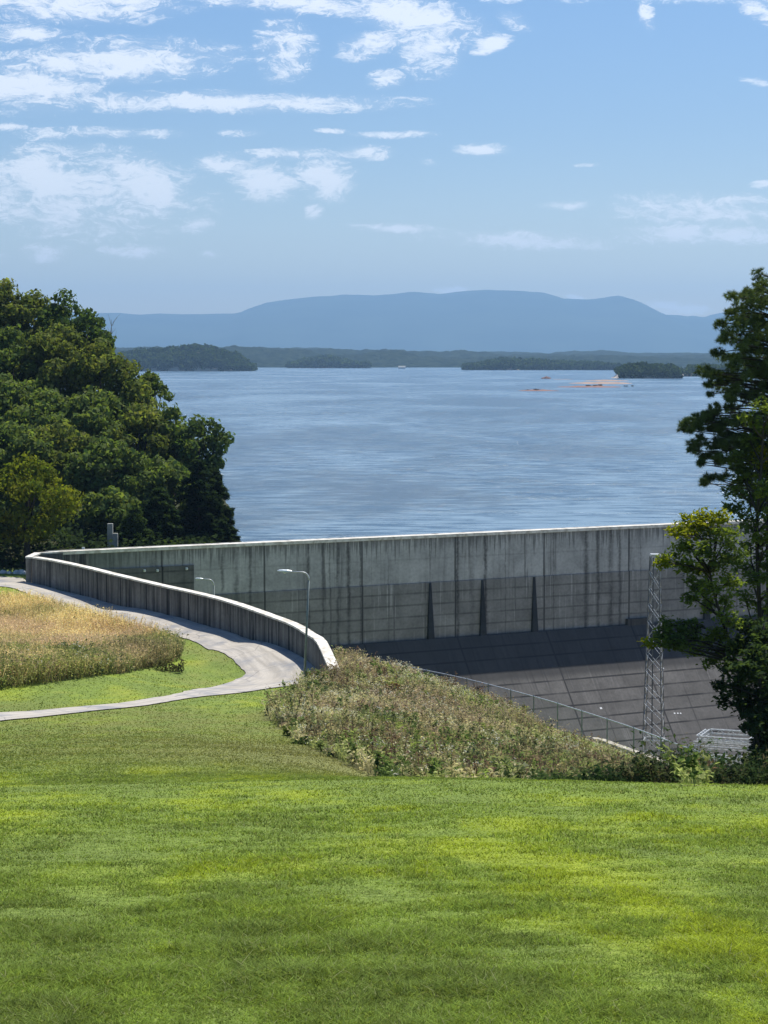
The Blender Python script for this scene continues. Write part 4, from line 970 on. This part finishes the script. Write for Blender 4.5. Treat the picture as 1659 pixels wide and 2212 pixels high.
dB = bar_island(1205,1350,836,1850,1.2,'red_earth',30); bar_island(1235,1380,828,2100,1.4,'orange_sand',60); bar_island(1270,1370,822.5,2350,1.2,'orange_sand',45)
for (x_,v_,d_,rr,lb) in ((1158,842,dA,.9,'dark lone bush on the nearest red sandbar'),(1140,842,dA,.4,'tiny bare shrub left of the lone bush on the red sandbar'),(1270,834,dB,1.3,'reddish bush at the left end of the orange sandbar'),(1285,834,dB,1.1,'second reddish bush on the orange sandbar'),(1297,832,dB+25,1.2,'dull green bush in the middle of the orange sandbar'),(1352,834,dB,.8,'small grey bush at the right part of the orange sandbar'),(1365,834,dB,.8,'rightmost small bush on the orange sandbar')):
    q = P(x_,v_,d_); r = empty('bush',(q[0],q[1],.3),lb,'bush','bushes on the sandbars'); lob = [(q[0]+rng.normal()*rr*.8,q[1]+rng.normal()*rr*.5,.5+rr*rng.uniform(.3,.9),rr*.6,.8) for _ in range(7)]
    V,Cc = crown_lobes(lob,6,.5,(np.array([.05,.045,.03]),np.array([.13,.08,.05])),shell=.4); quads('foliage',V,'leaf',r,Cc)
    mb = MB(); mb.tube([(q[0],q[1],-.2),(q[0],q[1],.9)],[.08,.04],5); mb.build('stem','bark',r)
def shed(x_, v_, d_, w, h, lb):
    q = PZ(x_,v_,.6); s = q[1]; r = empty('cottage',(q[0],s,.5),lb,'house','pale cottages on the far shore')
    mb = MB(); mb.box((q[0],s,.5+h/2),(w,w*.6,h)); mb.build('wall','painted_white',r)
    mb = MB(); z = .5+h
    mb.v = [np.array(p) for p in ((q[0]-w*.55,s-w*.36,z),(q[0]+w*.55,s-w*.36,z),(q[0]+w*.55,s+w*.36,z),(q[0]-w*.55,s+w*.36,z),(q[0]-w*.55,s,z+w*.22),(q[0]+w*.55,s,z+w*.22))]
    mb.f = [[0,1,5,4],[2,3,4,5],[0,4,3],[1,2,5],[0,3,2,1]]; mb.build('roof','grey_concrete',r)
shed(550,799,0,9,4,'small white cottage just beyond the tip of the left island'); shed(868,796.5,0,16,3.5,'low pale building on the far shore at the middle')
bar_island(520,548,799.3,0,2.0,'pale_shore',12); bar_island(840,900,796.5,0,1.5,'pale_shore',30); bar_island(900,960,797,0,1.0,'pale_shore',25)
# painted marks on the slope
for x_,v_,w in ((1457,1541,.22),(1464,1541,.2),(1470,1541,.2),(1432,1444,.25),(1298,1530,.3)):
    # intersect the sight line with the sloping face
    p = P(x_,v_,1.0); best = None
    for d_ in np.arange(200,275,.02):
        X = p[0]*d_; Z = CZ+(p[2]-CZ)*d_; s = dam_s(X,d_)
        if s < .55+(ZS-Z)/TS: best = (X,d_,Z); break
    if best:
        nrm = np.array([*(dn*TS),1.0]); nrm /= np.linalg.norm(nrm); tv = np.cross(nrm,[*ddir,0]); mb = MB()
        mb.box(np.array(best)+nrm*.02,(w,w*.8,.03),(np.array([*ddir,0]),tv,nrm)); mb.build('painted_mark','painted_white',dam)
# ------------------------------------------------------------------ haze
ZLOW = float(gZ.min())-60
hz = MB(); y0,y1,zt_ = -600.,30000.,1000.
hz.box((0,(y0+y1)/2,(zt_+ZLOW)/2),(28200,y1-y0,zt_-ZLOW))
m = bpy.data.materials.new('haze_air'); m.use_nodes = True; M['haze_air'] = m; t = NT(m.node_tree); t.out = t.n('ShaderNodeOutputMaterial')
HAZE_D = .58e-4
vol = t.n('ShaderNodeVolumePrincipled', {'Color':(.41,.68,1.0,1),'Density':HAZE_D,'Anisotropy':0.3}); t.t.links.new(vol.outputs[0], t.out.inputs['Volume'])
tag(hz.build('haze','haze_air'),'thin blue summer haze over the lake','haze',kind='stuff')
# ------------------------------------------------------------------ sky
SUN_EL, SUN_AZ = R(62), R(38)
w = bpy.data.worlds.new('World'); S.world = w; w.use_nodes = True; t = NT(w.node_tree); out = t.n('ShaderNodeOutputWorld')
sky = t.n('ShaderNodeTexSky'); sky.sky_type = 'NISHITA'; sky.sun_disc = False; sky.sun_elevation = SUN_EL; sky.sun_rotation = SUN_AZ; sky.altitude = 300; sky.air_density = 1.0; sky.dust_density = 1.0; sky.ozone_density = 3.0
dirv = t.n('ShaderNodeTexCoord').outputs['Generated']; sx = t.n('ShaderNodeSeparateXYZ', {0:dirv})
az = t.m('MULTIPLY', t.m('ARCTAN2', sx.outputs[0], sx.outputs[1]), 57.2958); el = t.m('MULTIPLY', t.m('ARCSINE', sx.outputs[2]), 57.2958)
V0 = t.n('ShaderNodeCombineXYZ', {0:az,1:el,2:0.0}).outputs[0]
nA = t.noise(t.map(V0,(.75,2.1,1)), 1.0, 9, .62, .3)
nW = t.n('ShaderNodeTexNoise', {'Vector':t.map(V0,(.8,1.6,1)),'Scale':1.0,'Detail':4}).outputs[1]
warp = t.vm('MULTIPLY', t.vm('SUBTRACT', nW, (.5,.5,.5)), (2.6,1.1,0)); VW = t.vm('ADD', V0, warp)
nB = t.noise(t.map(VW,(2.1,5.2,1),(3,7,0)), 1.0, 12, .70)
clouds = [(170,30,260,42,0,1.25),(60,100,130,22,0,.9),(250,150,290,45,-3,1.2),(70,200,170,60,0,1.2),(470,232,440,22,0,1.2),(620,12,330,34,4,1.2),(880,50,190,45,14,1.3),(930,100,90,75,0,1.05),(800,112,75,30,-10,1.1),
 (620,120,75,65,0,.95),(830,182,42,22,0,1.1),(1056,112,46,17,-18,1.6),(1080,5,60,24,0,1.0),(1480,8,230,24,3,1.05),(1620,45,80,24,30,1.05),(1390,50,22,40,0,.85),(1632,198,48,9,14,1.0),
 (860,298,100,8,0,.95),(720,291,42,6,0,.8),(250,298,170,12,0,.65),(110,305,70,14,0,.7),(20,290,50,9,0,.75),(150,332,130,13,0,.6),(520,295,60,9,0,.6),(100,395,100,55,15,1.25),(320,400,110,55,20,1.2),(200,430,290,90,0,.72),(20,430,90,70,0,.8),
 (480,362,60,24,0,1.05),(575,398,75,45,10,1.15),(705,392,70,48,15,1.05),(790,336,65,17,0,.9),(640,342,140,13,0,.72),(1040,330,60,13,0,.95),(925,357,20,8,0,.7),(1480,460,210,36,3,.72),(1500,512,210,24,0,.8),(1120,522,220,20,2,.80),(860,497,110,9,3,.9),
 (110,550,65,20,0,.95),(300,547,80,15,0,.9),(450,552,30,8,0,.6),(1445,664,85,16,4,1.1),(970,626,55,9,0,1.1),(1232,643,26,6,0,1.0),(1220,450,60,9,0,.8),(1640,408,36,9,0,.8),(425,490,40,24,0,.7),(680,463,24,18,0,.75),(1260,362,30,5,0,.6),(1600,440,80,14,0,.8),(1110,65,40,20,25,.6),(0,560,30,14,0,.7),(1250,10,90,16,0,.55)]
VM = t.vm('ADD', V0, t.vm('MULTIPLY', warp, (.22,.22,0)))
acc = None
for cx_,cy_,rx_,ry_,rot,s in clouds:
    if cy_ > 280: s *= 1.25
    mp = t.map(VM,(rx_/82.6*1.35,ry_/82.6*1.5,1),((cx_-829.5)/82.6,(775-cy_)/82.6,0),(0,0,-R(rot)),'TEXTURE')
    ln = t.n('ShaderNodeVectorMath', {0:mp}, operation='LENGTH').outputs['Value']
    b = t.rng(ln, 1.0, 0.0, 0.0, s)
    acc = b if acc is None else t.m('MAXIMUM', acc, b)
nC = t.noise(t.map(VW,(7,15,1),(1,2,0)), 1.0, 8, .7)
tex = t.m('ADD', t.m('MULTIPLY', nA, .45), t.m('ADD', t.m('MULTIPLY', nB, .60), t.m('MULTIPLY', nC, .25)))         # mean about .65
raw = t.m('ADD', t.m('MULTIPLY', acc, .76), t.m('MULTIPLY', t.m('SUBTRACT', tex, .65), 4.2))
den = t.rng(t.m('MULTIPLY', raw, t.rng(acc,0,.22)), .10, .90, 0, .88)
thin = t.m('MULTIPLY', t.rng(acc,.0,.9,0,.22), t.rng(nA,.3,.7,.4,1))
den = t.m('MAXIMUM', den, thin)
# the rest of the sky (outside the picture) gets ordinary broken cloud
skyc = t.n('ShaderNodeHueSaturation', {'Color':sky.outputs[0],'Saturation':1.25,'Value':1.0}).outputs[0]
skyc = t.mix(1.0, skyc, (.86,.87,.95), 'MULTIPLY')
skyc = t.mix(t.rng(el, 6.5, 0.2), skyc, t.mix(1.0, skyc, (1.52,1.38,1.18), 'MULTIPLY'))
bg1 = t.n('ShaderNodeBackground', {'Color':skyc,'Strength':.078}).outputs[0]
bg2 = t.n('ShaderNodeBackground', {'Color':(.90,.94,1.0,1),'Strength':.76}).outputs[0]
t.t.links.new(t.n('ShaderNodeMixShader', {0:den,1:bg1,2:bg2}).outputs[0], out.inputs[0])
sd = bpy.data.lights.new('sun','SUN'); sd.energy = 4.0; sd.angle = R(.53); sd.color = (1.0,.955,.88)
so = bpy.data.objects.new('sun', sd); COL.objects.link(so)
sdir = Vector((math.sin(SUN_AZ)*math.cos(SUN_EL), math.cos(SUN_AZ)*math.cos(SUN_EL), math.sin(SUN_EL)))
so.rotation_euler = sdir.to_track_quat('Z','Y').to_euler(); so.location = (60,80,120)
# ------------------------------------------------------------------ camera and settings
cam = bpy.data.cameras.new('camera'); cam.sensor_fit = 'VERTICAL'; cam.sensor_height = 36; cam.lens = 36*F/2212; cam.clip_start = .1; cam.clip_end = 60000
co = bpy.data.objects.new('camera', cam); COL.objects.link(co); co.location = (0,0,CZ); co.rotation_euler = (R(90)-PITCH,0,0); S.camera = co
S.view_settings.view_transform = 'Standard'; S.view_settings.look = 'None'; S.view_settings.exposure = 0.66; S.view_settings.gamma = 1
S.render.engine = 'CYCLES'; cy = S.cycles; cy.use_denoising = True; cy.max_bounces = 6; cy.diffuse_bounces = 4; cy.transmission_bounces = 4; cy.transparent_max_bounces = 12; cy.volume_bounces = 0
cy.use_adaptive_sampling = False
